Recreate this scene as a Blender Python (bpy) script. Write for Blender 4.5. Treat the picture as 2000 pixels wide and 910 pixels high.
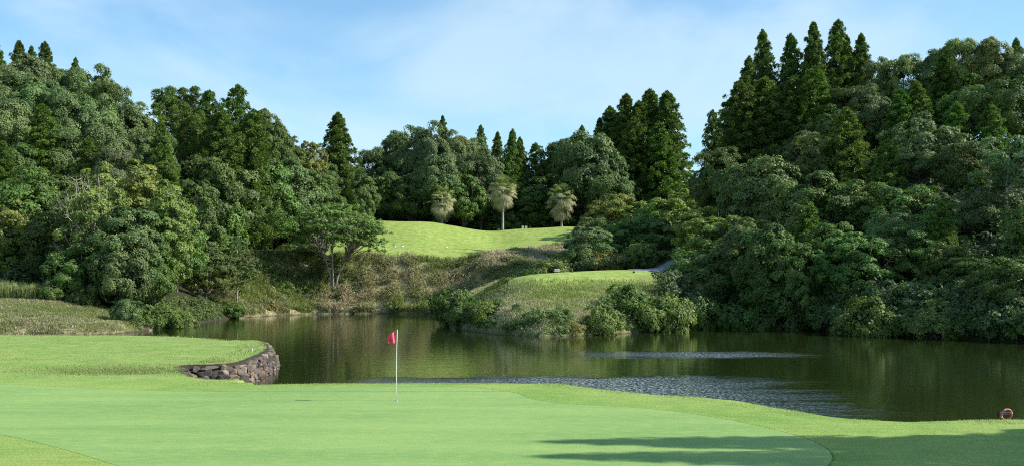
import bpy, math, random
import numpy as np
from mathutils import Vector
C = bpy.context.scene
COL = C.collection
for o in list(bpy.data.objects): bpy.data.objects.remove(o)

# ---------------------------------------------------------------- camera, sky, sun, exposure
F, HC, HZ = 2144.0, 4.85, 540.0          # focal length in photo pixels, eye height over the water, horizon row
SUN_EL, SUN_AZ = math.radians(34.6), math.radians(94)   # azimuth clockwise from +Y
cam_d = bpy.data.cameras.new('camera'); cam = bpy.data.objects.new('camera', cam_d); COL.objects.link(cam)
cam.location = (0, 0, HC); cam.rotation_euler = (math.radians(90), 0, 0)
cam_d.sensor_width = 36; cam_d.lens = 36*F/2000; cam_d.shift_y = (HZ-455)/2000
cam_d.clip_end = 3000; C.camera = cam
W = bpy.data.worlds.new('World'); C.world = W; W.use_nodes = True
nt = W.node_tree; N = nt.nodes; Lk = nt.links
for n in list(N): N.remove(n)
def nd(t, **k):
    n = N.new(t)
    for a, v in k.items(): setattr(n, a, v)
    return n
sky = nd('ShaderNodeTexSky', sky_type='NISHITA', sun_disc=False, sun_elevation=SUN_EL, sun_rotation=SUN_AZ,
         altitude=0, air_density=1.0, dust_density=0.5, ozone_density=2.2)
tc = nd('ShaderNodeTexCoord')
mp = nd('ShaderNodeMapping'); mp.inputs['Scale'].default_value = (1.0, 1.0, 2.3); mp.inputs['Location'].default_value = (1.15, 0.3, 0.12)
mp.inputs['Rotation'].default_value = (0, 0.25, 0)
n1 = nd('ShaderNodeTexNoise'); n1.inputs['Scale'].default_value = 3.4; n1.inputs['Detail'].default_value = 7; n1.inputs['Roughness'].default_value = 0.52; n1.inputs['Distortion'].default_value = 0.35
r1 = nd('ShaderNodeMapRange', interpolation_type='SMOOTHSTEP'); r1.inputs[1].default_value = 0.40; r1.inputs[2].default_value = 0.64; r1.inputs[4].default_value = 0.6
mx = nd('ShaderNodeMix', data_type='RGBA'); mx.inputs[7].default_value = (4.3, 5.45, 6.1, 1)
gm = nd('ShaderNodeMix', data_type='RGBA', blend_type='MULTIPLY'); gm.inputs[0].default_value = 1; gm.inputs[7].default_value = (0.88, 1.11, 1.17, 1)
bg = nd('ShaderNodeBackground'); bg.inputs[1].default_value = 0.108
wo = nd('ShaderNodeOutputWorld')
Lk.new(tc.outputs['Generated'], mp.inputs[0]); Lk.new(mp.outputs[0], n1.inputs['Vector']); Lk.new(n1.outputs[0], r1.inputs[0])
Lk.new(sky.outputs[0], gm.inputs[6]); Lk.new(gm.outputs[2], mx.inputs[6]); Lk.new(r1.outputs[0], mx.inputs[0])
Lk.new(mx.outputs[2], bg.inputs[0]); Lk.new(bg.outputs[0], wo.inputs[0])
sd_ = bpy.data.lights.new('sun', 'SUN'); sd_.energy = 5.0; sd_.angle = math.radians(0.6); sd_.color = (1.0, 0.95, 0.86)
sun = bpy.data.objects.new('sun', sd_); COL.objects.link(sun)
sv = Vector((math.sin(SUN_AZ)*math.cos(SUN_EL), math.cos(SUN_AZ)*math.cos(SUN_EL), math.sin(SUN_EL)))
sun.rotation_euler = sv.to_track_quat('Z', 'Y').to_euler(); sun.location = (60, 0, 60)
C.view_settings.view_transform = 'Standard'; C.view_settings.look = 'None'; C.view_settings.gamma = 1
C.view_settings.use_curve_mapping = False; C.view_settings.exposure = 0.67
C.render.engine = 'CYCLES'; C.cycles.max_bounces = 6; C.cycles.diffuse_bounces = 3; C.cycles.glossy_bounces = 3
C.cycles.transparent_max_bounces = 4; C.cycles.transmission_bounces = 3; C.cycles.use_denoising = False; C.cycles.filter_width = 1.05

# ---------------------------------------------------------------- helpers
def X(px, Y): return (px-1000.0)/F*Y
def Zp(py, Y): return HC+(HZ-py)/F*Y
def Yz(py, z): return (HC-z)*F/(py-HZ)
def sstep(a, b, x):
    t = np.clip((x-a)/(b-a), 0, 1); return t*t*(3-2*t)
def mesh_np(name, V, Fc, nper=4, attrs=None, smooth=False):
    me = bpy.data.meshes.new(name)
    V = np.ascontiguousarray(V, dtype=np.float32); Fc = np.ascontiguousarray(Fc, dtype=np.int32).reshape(-1)
    nf = len(Fc)//nper
    me.vertices.add(len(V)); me.vertices.foreach_set('co', V.reshape(-1))
    me.loops.add(len(Fc)); me.loops.foreach_set('vertex_index', Fc)
    me.polygons.add(nf); me.polygons.foreach_set('loop_start', np.arange(nf, dtype=np.int32)*nper)
    if smooth: me.polygons.foreach_set('use_smooth', np.ones(nf, dtype=bool))
    me.update(calc_edges=True)
    for k, (dom, arr) in (attrs or {}).items():
        a = me.attributes.new(k, 'FLOAT', dom); a.data.foreach_set('value', np.ascontiguousarray(arr, dtype=np.float32))
    return me
def link(name, me, mat=None, parent=None, loc=None, label=None, cat=None, group=None, kind=None, color=None):
    o = bpy.data.objects.new(name, me); COL.objects.link(o)
    if mat is not None and me is not None and len(me.materials) == 0: me.materials.append(mat)
    if parent is not None: o.parent = parent
    if loc is not None: o.location = loc
    if label: o['label'] = label
    if cat: o['category'] = cat
    if group: o['group'] = group
    if kind: o['kind'] = kind
    if color: o.color = color
    return o
class MB:
    def __init__(s): s.V = []; s.F = []; s.n = 0; s.A = []
    def add(s, V, Fc, a=0.0):
        V = np.asarray(V, dtype=float); Fc = np.asarray(Fc)
        s.V.append(V); s.F.append(Fc+s.n); s.n += len(V); s.A.append(np.full(len(Fc), a))
    def tube(s, pts, rad, n=7, a=0.0):
        pts = np.asarray(pts, float); k = len(pts); V = []
        for i in range(k):
            d = pts[min(i+1, k-1)]-pts[max(i-1, 0)]; d = d/(np.linalg.norm(d)+1e-9)
            u = np.cross(d, [0.31, 0.95, 0.05] if abs(d[1]) < 0.9 else [1, 0, 0]); u /= np.linalg.norm(u); v = np.cross(d, u)
            t = np.arange(n)*2*math.pi/n
            V.append(pts[i]+rad[i]*(np.cos(t)[:, None]*u+np.sin(t)[:, None]*v))
        V = np.concatenate(V); Fc = []
        for i in range(k-1):
            for j in range(n): Fc.append([i*n+j, i*n+(j+1) % n, (i+1)*n+(j+1) % n, (i+1)*n+j])
        V = np.vstack([V, pts[0], pts[-1]])
        for j in range(n):
            Fc.append([k*n, (j+1) % n, j, k*n]); Fc.append([k*n+1, (k-1)*n+j, (k-1)*n+(j+1) % n, k*n+1])
        s.add(V, Fc, a)
    def box(s, c, d, a=0.0, rz=0.0, bev=0.0):
        c = np.asarray(c, float); x, y, z = np.asarray(d, float)/2
        V = np.array([[i*x, j*y, k*z] for k in (-1, 1) for i, j in ((-1, -1), (1, -1), (1, 1), (-1, 1))])
        R = np.array([[math.cos(rz), -math.sin(rz), 0], [math.sin(rz), math.cos(rz), 0], [0, 0, 1]])
        s.add(V@R.T+c, [[3, 2, 1, 0], [4, 5, 6, 7], [0, 1, 5, 4], [1, 2, 6, 5], [2, 3, 7, 6], [3, 0, 4, 7]], a)
    def mesh(s, name, smooth=False):
        F4 = np.concatenate(s.F); V = np.concatenate(s.V)
        me = bpy.data.meshes.new(name)
        fl = [tuple(dict.fromkeys(int(i) for i in f)) for f in F4]
        me.from_pydata([tuple(v) for v in V], [], fl)
        a = me.attributes.new('tint', 'FLOAT', 'FACE'); a.data.foreach_set('value', np.concatenate(s.A).astype(np.float32))
        if smooth: me.polygons.foreach_set('use_smooth', np.ones(len(me.polygons), dtype=bool))
        me.update(); return me

# ---- materials
def mat(name, build):
    m = bpy.data.materials.new(name); m.use_nodes = True; t = m.node_tree
    for n in list(t.nodes): t.nodes.remove(n)
    out = t.nodes.new('ShaderNodeOutputMaterial')
    def nn(ty, ins=None, **k):
        n = t.nodes.new(ty)
        for a, v in k.items(): setattr(n, a, v)
        for a, v in (ins or {}).items():
            if isinstance(v, bpy.types.NodeSocket): t.links.new(v, n.inputs[a])
            else: n.inputs[a].default_value = v
        return n
    s = build(nn, t); t.links.new(s, out.inputs[0]); return m
def c4(r, g, b): return (r, g, b, 1)
def mixc(nn, f, a, b, bt='MIX'):
    return nn('ShaderNodeMix', {0: f, 6: a, 7: b}, data_type='RGBA', blend_type=bt).outputs[2]
def mth(nn, op, a, b=0.0, c=0.0):
    return nn('ShaderNodeMath', {0: a, 1: b, 2: c}, operation=op).outputs[0]
def noise(nn, vec, sc, det=3, ro=0.5, dis=0.0):
    return nn('ShaderNodeTexNoise', {'Vector': vec, 'Scale': sc, 'Detail': det, 'Roughness': ro, 'Distortion': dis}).outputs[0]
def mrange(nn, v, a, b, c=0.0, d=1.0):
    return nn('ShaderNodeMapRange', {0: v, 1: a, 2: b, 3: c, 4: d}, interpolation_type='SMOOTHSTEP').outputs[0]

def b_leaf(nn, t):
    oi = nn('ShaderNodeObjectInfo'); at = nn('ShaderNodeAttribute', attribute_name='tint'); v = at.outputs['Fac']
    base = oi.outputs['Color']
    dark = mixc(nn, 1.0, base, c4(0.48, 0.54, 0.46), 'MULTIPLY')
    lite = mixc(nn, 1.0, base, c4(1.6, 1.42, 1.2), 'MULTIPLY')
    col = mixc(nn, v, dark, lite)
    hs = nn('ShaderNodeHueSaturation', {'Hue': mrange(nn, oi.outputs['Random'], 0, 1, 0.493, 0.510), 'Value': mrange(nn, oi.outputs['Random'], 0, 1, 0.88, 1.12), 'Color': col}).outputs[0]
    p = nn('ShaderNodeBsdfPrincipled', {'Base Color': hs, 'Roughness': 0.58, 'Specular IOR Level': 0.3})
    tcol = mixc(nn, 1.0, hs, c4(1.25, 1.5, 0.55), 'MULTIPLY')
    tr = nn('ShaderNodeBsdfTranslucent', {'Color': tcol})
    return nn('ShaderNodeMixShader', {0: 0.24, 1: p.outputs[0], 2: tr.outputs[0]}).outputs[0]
M_leaf = mat('leaf', b_leaf)
def b_bark(nn, t):
    g = nn('ShaderNodeNewGeometry'); mpn = nn('ShaderNodeMapping', {0: g.outputs['Position'], 3: (6, 6, 1.2)})
    n = noise(nn, mpn.outputs[0], 1.5, 5, 0.65)
    oi = nn('ShaderNodeObjectInfo')
    col = mixc(nn, mrange(nn, n, 0.35, 0.65), mixc(nn, 1.0, oi.outputs['Color'], c4(0.45, 0.43, 0.4), 'MULTIPLY'), oi.outputs['Color'])
    bp = nn('ShaderNodeBump', {'Strength': 0.6, 'Distance': 0.03, 'Height': n})
    return nn('ShaderNodeBsdfPrincipled', {'Base Color': col, 'Roughness': 0.9, 'Normal': bp.outputs[0]}).outputs[0]
M_bark = mat('bark', b_bark)
def b_blade(nn, t):
    oi = nn('ShaderNodeObjectInfo'); at = nn('ShaderNodeAttribute', attribute_name='tint'); dr = nn('ShaderNodeAttribute', attribute_name='dry')
    g = mixc(nn, at.outputs['Fac'], c4(0.13, 0.19, 0.045), c4(0.30, 0.375, 0.10))
    s = mixc(nn, at.outputs['Fac'], c4(0.29, 0.24, 0.15), c4(0.68, 0.60, 0.42))
    col = mixc(nn, dr.outputs['Fac'], g, s)
    p = nn('ShaderNodeBsdfPrincipled', {'Base Color': col, 'Roughness': 0.6, 'Specular IOR Level': 0.3})
    tr = nn('ShaderNodeBsdfTranslucent', {'Color': col})
    return nn('ShaderNodeMixShader', {0: 0.3, 1: p.outputs[0], 2: tr.outputs[0]}).outputs[0]
M_blade = mat('grass_blade', b_blade)
def simple(name, col, rough=0.6, var=0.12, sc=8.0, bump=0.0, met=0.0):
    def b(nn, t):
        g = nn('ShaderNodeNewGeometry'); n = noise(nn, g.outputs['Position'], sc, 4, 0.6)
        k = mrange(nn, n, 0.3, 0.7, 1-var*2, 1+var)
        c = nn('ShaderNodeVectorMath', {0: col[:3], 3: k}, operation='SCALE').outputs[0]
        p = nn('ShaderNodeBsdfPrincipled', {'Base Color': c, 'Roughness': rough, 'Metallic': met})
        if bump: t.links.new(nn('ShaderNodeBump', {'Strength': 0.5, 'Distance': bump, 'Height': n}).outputs[0], p.inputs['Normal'])
        return p.outputs[0]
    return mat(name, b)

# ---------------------------------------------------------------- terrain
def P2(px, Y): return (X(px, Y), Y)
far = [(-900, 665), (-200, 658), (0, 657), (150, 655), (230, 651), (300, 644), (350, 637), (400, 629), (450, 622), (520, 617), (620, 613), (740, 612), (850, 612.5),
       (858, 618), (866, 628), (882, 638), (910, 645), (950, 651), (1000, 655), (1060, 657), (1120, 656), (1180, 653), (1250, 649), (1330, 642), (1400, 638), (1500, 638), (1580, 643),
       (1650, 650), (1750, 656), (1850, 661), (2000, 668), (2300, 680), (3000, 705)]
far_w = [P2(px, Yz(py, 0)) for px, py in far]
near = [(3000, 770), (2500, 795), (2200, 813), (2000, 818), (1900, 819), (1790, 822), (1740, 819), (1700, 813), (1620, 801), (1540, 787), (1440, 778), (1350, 773), (1250, 763), (1150, 750), (1000, 747.5), (800, 747), (600, 748), (490, 750)]
near_w = [(X(px, Yz(py, 1)), Yz(py, 1)+2.0) for px, py in near]
wallp = [P2(398, 43), P2(378, 46.3), P2(372, 48.6), P2(400, 48.6), P2(440, 48.9), P2(485, 49.9), P2(505, 52.5), P2(522, 55), P2(537, 58), P2(539, 61), P2(534, 64.5), P2(524, 67)]
back = [P2(500, 68.5), P2(440, 71.5), P2(380, 73.5), P2(300, 75), P2(150, 75.5), P2(0, 75.5), P2(-900, 75.5)]
LAKE = np.array(far_w+near_w+[P2(430, 41.8)]+wallp+back)
WALL = np.array([P2(425, 41.9)]+wallp)
def seg_dist(x, y, poly, closed=True):
    d = np.full(x.shape, 1e9); n = len(poly)
    for i in range(n if closed else n-1):
        a = poly[i]; b = poly[(i+1) % n]; e = b-a
        t = np.clip(((x-a[0])*e[0]+(y-a[1])*e[1])/(e@e+1e-12), 0, 1)
        d = np.minimum(d, (x-a[0]-t*e[0])**2+(y-a[1]-t*e[1])**2)
    return np.sqrt(d)
def inside(x, y, poly):
    r = np.zeros(x.shape, bool); n = len(poly)
    for i in range(n):
        a = poly[i]; b = poly[(i+1) % n]
        if a[1] == b[1]: continue
        c = ((a[1] > y) != (b[1] > y)) & (x < (b[0]-a[0])*(y-a[1])/(b[1]-a[1])+a[0])
        r ^= c
    return r
def sdp(x, y, poly):           # positive outside
    d = seg_dist(x, y, poly); return np.where(inside(x, y, poly), -d, d)
# control points: (px, Y, z)
CP = [(-900, 92, 1), (-900, 130, 12), (-900, 180, 24), (-300, 92, 1.0), (-300, 103, 3.2), (-300, 125, 10), (-300, 160, 22), (-300, 200, 28),
      (0, 96, 2.0), (0, 103, 2.9), (0, 120, 7.5), (0, 150, 19), (0, 180, 25), (0, 230, 27),
      (120, 95, 1.4), (120, 103, 2.6), (120, 122, 6.5), (130, 150, 17), (130, 190, 24), (230, 98, 0.7), (230, 108, 2.4), (250, 128, 6), (260, 158, 14), (270, 195, 19),
      (350, 108, 1.2), (350, 118, 3.2), (370, 140, 7), (380, 170, 14), (400, 210, 17), (440, 128, 1.3), (440, 136, 4), (450, 155, 8), (470, 180, 13), (480, 215, 15),
      (520, 137, 1.2), (520, 145, 6.5), (520, 152, 7.8), (530, 157, 8), (540, 175, 10), (600, 143.5, 1.0), (600, 147, 4.3), (600, 152, 7.9), (610, 158, 8.1), (610, 180, 11), (620, 215, 13),
      (700, 146, 1.5), (700, 150, 5.0), (700, 155, 8.5), (700, 163, 8.8), (720, 177, 11.6), (720, 190, 14.4), (720, 205, 13), (700, 240, 13),
      (800, 146, 1.5), (800, 150, 5.0), (800, 155.5, 8.6), (800, 164, 8.8), (830, 177, 11.6), (840, 190, 14.3), (840, 205, 12.8), (850, 240, 14),
      (900, 146, 2.2), (900, 151, 5.5), (900, 156, 8.5), (900, 165, 8.8), (905, 179, 11.2), (905, 190, 13.3), (905, 205, 12.2),
      (960, 140, 3.0), (960, 150, 6.8), (960, 157, 8.3), (960, 168, 8.9), (960, 180, 10.8), (955, 190, 12.75), (955, 205, 12), (985, 190, 12.9), (985, 205, 12), (1000, 240, 14),
      (1020, 135, 4.2), (1020, 148, 6.0), (1020, 158, 8.0), (1030, 170, 9.6), (1040, 190, 13.3), (1040, 205, 12.4), (1110, 140, 4.8), (1110, 155, 6.2), (1110, 170, 9.8), (1110, 190, 13.4), (1110, 205, 12.8),
      (880, 118, 0.6), (900, 128, 1.2), (940, 105, 1.9), (980, 102, 2.6), (980, 110, 4.3), (980, 120, 3.6), (1030, 97, 2.6), (1030, 104, 4.2), (1040, 112, 5.0), (1040, 122, 4.4),
      (1100, 97, 2.6), (1100, 104, 4.3), (1100, 112, 5.3), (1110, 122, 5.2), (1200, 98, 2.4), (1200, 105, 4.2), (1200, 113, 5.35), (1200, 125, 5.5), (1210, 140, 6.2), (1210, 165, 9), (1210, 200, 13),
      (1300, 101, 2.2), (1300, 108, 4.1), (1290, 116, 5.3), (1290, 124, 5.75), (1320, 136, 6.6), (1300, 165, 9.5), (1300, 215, 15), (1250, 260, 16),
      (1400, 107, 2.0), (1400, 116, 5), (1400, 135, 8.5), (1420, 165, 13), (1400, 215, 17), (1550, 101, 2.2), (1550, 112, 7), (1550, 135, 16), (1550, 170, 22),
      (1750, 92.5, 2.0), (1750, 101, 6.5), (1750, 128, 17), (1750, 165, 25), (2000, 84, 2), (2000, 95, 7.5), (2000, 122, 17), (2000, 160, 26), (2400, 80, 3), (2400, 95, 9), (2400, 125, 19), (2400, 170, 28),
      (3000, 75, 5), (3000, 110, 20), (3000, 170, 28), (500, 320, 20), (1000, 320, 16), (1500, 320, 22), (2300, 320, 28), (-300, 320, 28), (-300, 700, 28), (1000, 700, 20), (2300, 700, 28)]
CPa = np.array([(X(a, b), b, c) for a, b, c in CP])
cc = 3.0
def _ker(x, y): return np.sqrt(((x[..., None]-CPa[:, 0])**2+(y[..., None]-CPa[:, 1])**2)+cc*cc)
_K = _ker(CPa[:, 0], CPa[:, 1]); n_ = len(CPa)
_A = np.zeros((n_+1, n_+1)); _A[:n_, :n_] = _K; _A[:n_, n_] = 1; _A[n_, :n_] = 1
_w = np.linalg.solve(_A, np.append(CPa[:, 2], 0))
def vnoise(x, y, s, seed=0):
    r = np.zeros_like(x)
    rs = np.random.RandomState(seed)
    for k in range(7):
        a = rs.uniform(0, 6.28); f = s*rs.uniform(0.6, 1.6); r += np.sin((x*math.cos(a)+y*math.sin(a))*f+rs.uniform(0, 6.28))
    return r/7
def z_land(x, y):
    rb = np.empty(x.shape)
    fx, fy, fr = x.reshape(-1), y.reshape(-1), rb.reshape(-1)
    for i in range(0, len(fx), 20000):
        fr[i:i+20000] = _ker(fx[i:i+20000], fy[i:i+20000])@_w[:n_]+_w[n_]
    rb = fr.reshape(x.shape)
    rb = np.maximum(rb, 0.8)+0.25*vnoise(x, y, 0.5, 3)*sstep(110, 150, y)
    fz = 1.0+2.25*(1-sstep(0, 21, y))
    fz = fz+0.035*vnoise(x, y, 0.35, 5)*sstep(21, 26, y)
    px = x/np.maximum(y, 5)*F+1000
    lobe = sstep(41, 46, y)*(1-sstep(470, 620, px))
    fz = fz-0.06*lobe-0.14*np.exp(-(((x+16.5)/3.8)**2+((y-46.5)/2.6)**2))
    fz = fz+0.25*np.exp(-(((x+40)/12)**2+((y-60)/10)**2))
    w = sstep(76, 86, y)+0*x
    w = np.maximum(w, sstep(55, 70, x)*sstep(40, 60, y))
    return fz*(1-w)+rb*w
def zf(x, y):
    x = np.atleast_1d(np.asarray(x, float)); y = np.atleast_1d(np.asarray(y, float))
    zl = z_land(x, y); sd = sdp(x, y, LAKE)
    slope = 0.85+0.27*sstep(80, 95, y)
    dw = seg_dist(x, y, WALL, closed=False)
    slope = np.where((dw < 1.6), 2.6, slope)
    lim = np.maximum(sd, 0)*slope+0.03*vnoise(x, y, 3.0, 8)
    near_ = (y < 80)
    soft = -0.25*np.log(np.exp(-np.minimum(lim, 20)/0.25)+np.exp(-zl/0.25))
    hard = np.minimum(lim, zl)
    z = np.where(dw < 2.5, hard, soft)
    zb = -np.minimum(-sd*0.7, 1.4)
    return np.where(sd > 0, z, zb)
def z1(x, y): return float(zf(x, y)[0])
# ---------------------------------------------------------------- ground sheet
us = np.concatenate([np.arange(-2600, -120, 70), np.arange(-120, 2121, 6), np.arange(2180, 4700, 70)])
us = (us-1000)/F
ys = np.concatenate([np.arange(-60, 14, 2.5), np.arange(15, 60, .22), np.arange(60, 125, .4), np.arange(125, 200, .6), np.arange(200, 260, 1.5), np.geomspace(260, 900, 25)])
U, Yg = np.meshgrid(us, ys); Xg = U*np.maximum(Yg, 45.0)
Zg = np.concatenate([zf(Xg[i], Yg[i]) for i in range(len(ys))]).reshape(Xg.shape)
nr, nc = Xg.shape
idx = np.arange(nr*nc).reshape(nr, nc)
Fg = np.stack([idx[:-1, :-1], idx[:-1, 1:], idx[1:, 1:], idx[1:, :-1]], -1).reshape(-1, 4)
def pw(l): return np.array([P2(a, b) for a, b in l])
MOUND = pw([(690, 153.6), (800, 153.2), (900, 153.4), (985, 154), (1015, 160), (1120, 172), (1130, 200), (880, 202), (690, 202), (640, 170), (640, 158), (560, 156.5), (480, 153.5), (505, 151), (600, 152.5)])
DRYM = pw([(480, 128), (560, 138), (640, 141), (850, 141), (870, 125), (960, 122), (1060, 130), (1120, 150), (1120, 172), (1010, 161), (985, 154), (900, 153.4), (690, 153.6), (600, 152.5), (505, 151), (400, 150), (400, 128)])
DRYL = pw([(-900, 80), (0, 84), (262, 90), (268, 99), (200, 104), (100, 106), (-900, 107)])
PEN = pw([(862, 112), (905, 92), (1100, 86), (1300, 93), (1420, 98), (1400, 118), (1395, 148), (1330, 146), (1270, 128), (1200, 125), (1060, 123), (940, 121)])
PATHS = pw([(1266, 120.5), (1292, 120.3), (1330, 131), (1352, 148), (1322, 149), (1300, 134)])
LOBE = pw([(-900, 38), (360, 41), (600, 60), (560, 80), (-900, 80)])
fl = lambda a: a.reshape(-1)
gx, gy, gz = fl(Xg), fl(Yg), fl(Zg)
def soft(poly, w): return 1-sstep(-w, w, sdp(gx, gy, poly)+0.5*w*vnoise(gx, gy, 1.6, 11))
fairF = np.where(gy < 80, 1.0, 0.0)*(1-sstep(58, 75, gx))
mound, drym, dryl, pen = soft(MOUND, .8), soft(DRYM, 1.2), soft(DRYL, 1.5), soft(PEN, 1.2)
pentop = sstep(1.2, 3.6, gz+0.3*vnoise(gx, gy, .8, 4))*(1-sstep(1190, 1300, gx/np.maximum(gy, 5)*F+1000)*(1-sstep(4.9, 5.2, gz)))
fair = np.clip(fairF+mound+pen*(0.35+0.65*pentop), 0, 1)
dry = np.clip(drym*(1-mound)+dryl+pen*(1-pentop)*0.6, 0, 1)
shore = (1-sstep(0.04, 0.2, gz))
shore = np.maximum(shore, (seg_dist(gx, gy, WALL, False) < .60)*1.0)
me = mesh_np('ground', np.stack([gx, gy, gz], -1), Fg, 4, {'fair': ('POINT', fair), 'dry': ('POINT', dry), 'shore': ('POINT', shore), 'near': ('POINT', fairF), 'lobe': ('POINT', soft(LOBE, 2.0))}, smooth=True)
def b_ground(nn, t):
    g = nn('ShaderNodeNewGeometry'); P = g.outputs['Position']
    A = lambda k: nn('ShaderNodeAttribute', attribute_name=k).outputs['Fac']
    flat = nn('ShaderNodeMapping', {0: P, 3: (1, 1, 0.3)}).outputs[0]
    big = noise(nn, flat, 0.16, 4, 0.6); mid = noise(nn, flat, 1.1, 5, 0.65); fine = noise(nn, P, 16, 4, 0.75)
    strk = noise(nn, nn('ShaderNodeMapping', {0: P, 3: (0.5, 4.5, 1)}).outputs[0], 1.0, 5, 0.7)
    turf = mixc(nn, mrange(nn, mid, 0.3, 0.7), c4(0.163, 0.279, 0.051), c4(0.237, 0.358, 0.079))
    turf = mixc(nn, mrange(nn, big, 0.42, 0.64, 0, .7), turf, c4(0.31, 0.385, 0.10))
    turf = mixc(nn, mth(nn, 'MULTIPLY', mrange(nn, strk, 0.46, 0.62), 0.4), turf, c4(0.14, 0.26, 0.045))
    lob = mixc(nn, mrange(nn, mid, 0.38, 0.62), c4(0.172, 0.302, 0.060), c4(0.288, 0.358, 0.098))
    turf = mixc(nn, mth(nn, 'MULTIPLY', A('lobe'), 0.6), turf, lob)
    farturf = mixc(nn, mrange(nn, mid, 0.40, 0.60), c4(0.20, 0.30, 0.055), c4(0.32, 0.375, 0.10))
    turf = mixc(nn, A('near'), farturf, turf)
    turf = mixc(nn, 1.0, turf, nn('ShaderNodeCombineColor', {0: mrange(nn, fine, 0.3, 0.7, .62, 1.25), 1: mrange(nn, fine, 0.3, 0.7, .7, 1.2), 2: mrange(nn, fine, 0.3, 0.7, .62, 1.25)}).outputs[0], 'MULTIPLY')
    straw = mixc(nn, mrange(nn, noise(nn, P, 3.5, 6, 0.75), 0.35, 0.65), c4(0.15, 0.13, 0.065), c4(0.38, 0.35, 0.19))
    straw = mixc(nn, mrange(nn, mid, 0.5, 0.7, 0, .7), straw, c4(0.13, 0.17, 0.05))
    floor = mixc(nn, mid, c4(0.02, 0.018, 0.01), c4(0.035, 0.045, 0.015))
    col = mixc(nn, A('dry'), floor, straw); col = mixc(nn, A('fair'), col, turf)
    mud_shade = mixc(nn, fine, c4(0.018, 0.015, 0.010), c4(0.055, 0.044, 0.03)); col = mixc(nn, A('shore'), col, mud_shade)  # mud rim, its colour darkened to paint the shade under undercut banks
    h = mth(nn, 'ADD', mth(nn, 'MULTIPLY', fine, 0.5), noise(nn, P, 45, 3, 0.7))
    bp = nn('ShaderNodeBump', {'Strength': 0.75, 'Distance': 0.03, 'Height': h})
    return nn('ShaderNodeBsdfPrincipled', {'Base Color': col, 'Roughness': 0.85, 'Specular IOR Level': 0.2, 'Normal': bp.outputs[0]}).outputs[0]
link('ground', me, mat('ground_turf', b_ground), kind='structure')

# ---------------------------------------------------------------- water
def b_water(nn, t):
    g = nn('ShaderNodeNewGeometry'); P = g.outputs['Position']
    sp = nn('ShaderNodeSeparateXYZ', {0: P}); x, y = sp.outputs[0], sp.outputs[1]
    nz = noise(nn, nn('ShaderNodeMapping', {0: P, 3: (0.18, 0.55, 1)}).outputs[0], 1.0, 4, 0.65)
    w = mth(nn, 'MULTIPLY', mth(nn, 'SUBTRACT', nz, 0.5), 7.0)
    yy = mth(nn, 'ADD', y, w); xx = mth(nn, 'ADD', x, mth(nn, 'MULTIPLY', w, 1.3))
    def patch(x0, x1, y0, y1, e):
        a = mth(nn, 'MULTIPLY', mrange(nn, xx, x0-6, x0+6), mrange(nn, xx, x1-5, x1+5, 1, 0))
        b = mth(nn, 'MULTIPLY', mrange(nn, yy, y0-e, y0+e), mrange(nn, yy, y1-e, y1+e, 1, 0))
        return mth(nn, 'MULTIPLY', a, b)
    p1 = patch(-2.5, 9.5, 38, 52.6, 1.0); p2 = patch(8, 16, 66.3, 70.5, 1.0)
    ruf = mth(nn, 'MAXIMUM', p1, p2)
    wa = noise(nn, nn('ShaderNodeMapping', {0: P, 3: (2.4, 4.6, 1)}).outputs[0], 1.0, 3, 0.6, 0.2)
    wb = noise(nn, nn('ShaderNodeMapping', {0: P, 3: (0.5, 0.9, 1)}).outputs[0], 1.0, 2, 0.5, 0.3)
    h = mth(nn, 'ADD', mth(nn, 'MULTIPLY', wa, mth(nn, 'MULTIPLY_ADD', ruf, 0.27, 0.0045)), mth(nn, 'MULTIPLY', wb, 0.006))
    bp = nn('ShaderNodeBump', {'Strength': 1.0, 'Distance': 1.0, 'Height': h})
    col = mixc(nn, noise(nn, P, 0.06, 2), c4(0.013, 0.021, 0.0045), c4(0.020, 0.030, 0.007))
    # sky glitter painted as tiny pale flecks of colour, inside the gust patches only
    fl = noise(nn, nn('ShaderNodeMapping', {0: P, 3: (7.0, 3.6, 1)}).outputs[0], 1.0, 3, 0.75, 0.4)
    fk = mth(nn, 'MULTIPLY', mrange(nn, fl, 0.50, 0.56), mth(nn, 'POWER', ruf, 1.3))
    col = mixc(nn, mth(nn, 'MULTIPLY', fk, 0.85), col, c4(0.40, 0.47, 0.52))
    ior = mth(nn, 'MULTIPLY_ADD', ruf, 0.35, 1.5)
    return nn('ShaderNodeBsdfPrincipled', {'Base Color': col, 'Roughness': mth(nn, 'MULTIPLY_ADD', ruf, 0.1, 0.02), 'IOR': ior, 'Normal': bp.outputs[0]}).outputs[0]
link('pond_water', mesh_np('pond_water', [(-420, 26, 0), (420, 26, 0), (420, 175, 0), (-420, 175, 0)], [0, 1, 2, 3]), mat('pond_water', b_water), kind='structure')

# ---------------------------------------------------------------- putting green
def catmull(P, n=10):
    P = np.asarray(P, float); R = []; k = len(P)
    for i in range(k):
        a, b, c, d = P[i-1], P[i], P[(i+1) % k], P[(i+2) % k]
        for j in range(n):
            t = j/n; R.append(0.5*((2*b)+(c-a)*t+(2*a-5*b+4*c-d)*t*t+(3*b-a-3*c+d)*t**3))
    return np.array(R)
gpx = [(-500, 747), (-200, 747), (0, 749), (150, 756), (370, 764), (560, 758), (780, 753.5), (920, 757), (1000, 766), (1045, 780), (1120, 789), (1250, 796), (1350, 807), (1450, 824), (1540, 845), (1590, 862), (1622, 884), (1615, 910), (1540, 950), (1350, 985), (1000, 1000), (600, 985), (360, 950), (235, 910), (110, 872), (-30, 842), (-250, 810), (-500, 790)]
GREEN = catmull([(X(a, Yz(b, 1.0)), Yz(b, 1.0)) for a, b in gpx])
rows = []
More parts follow.
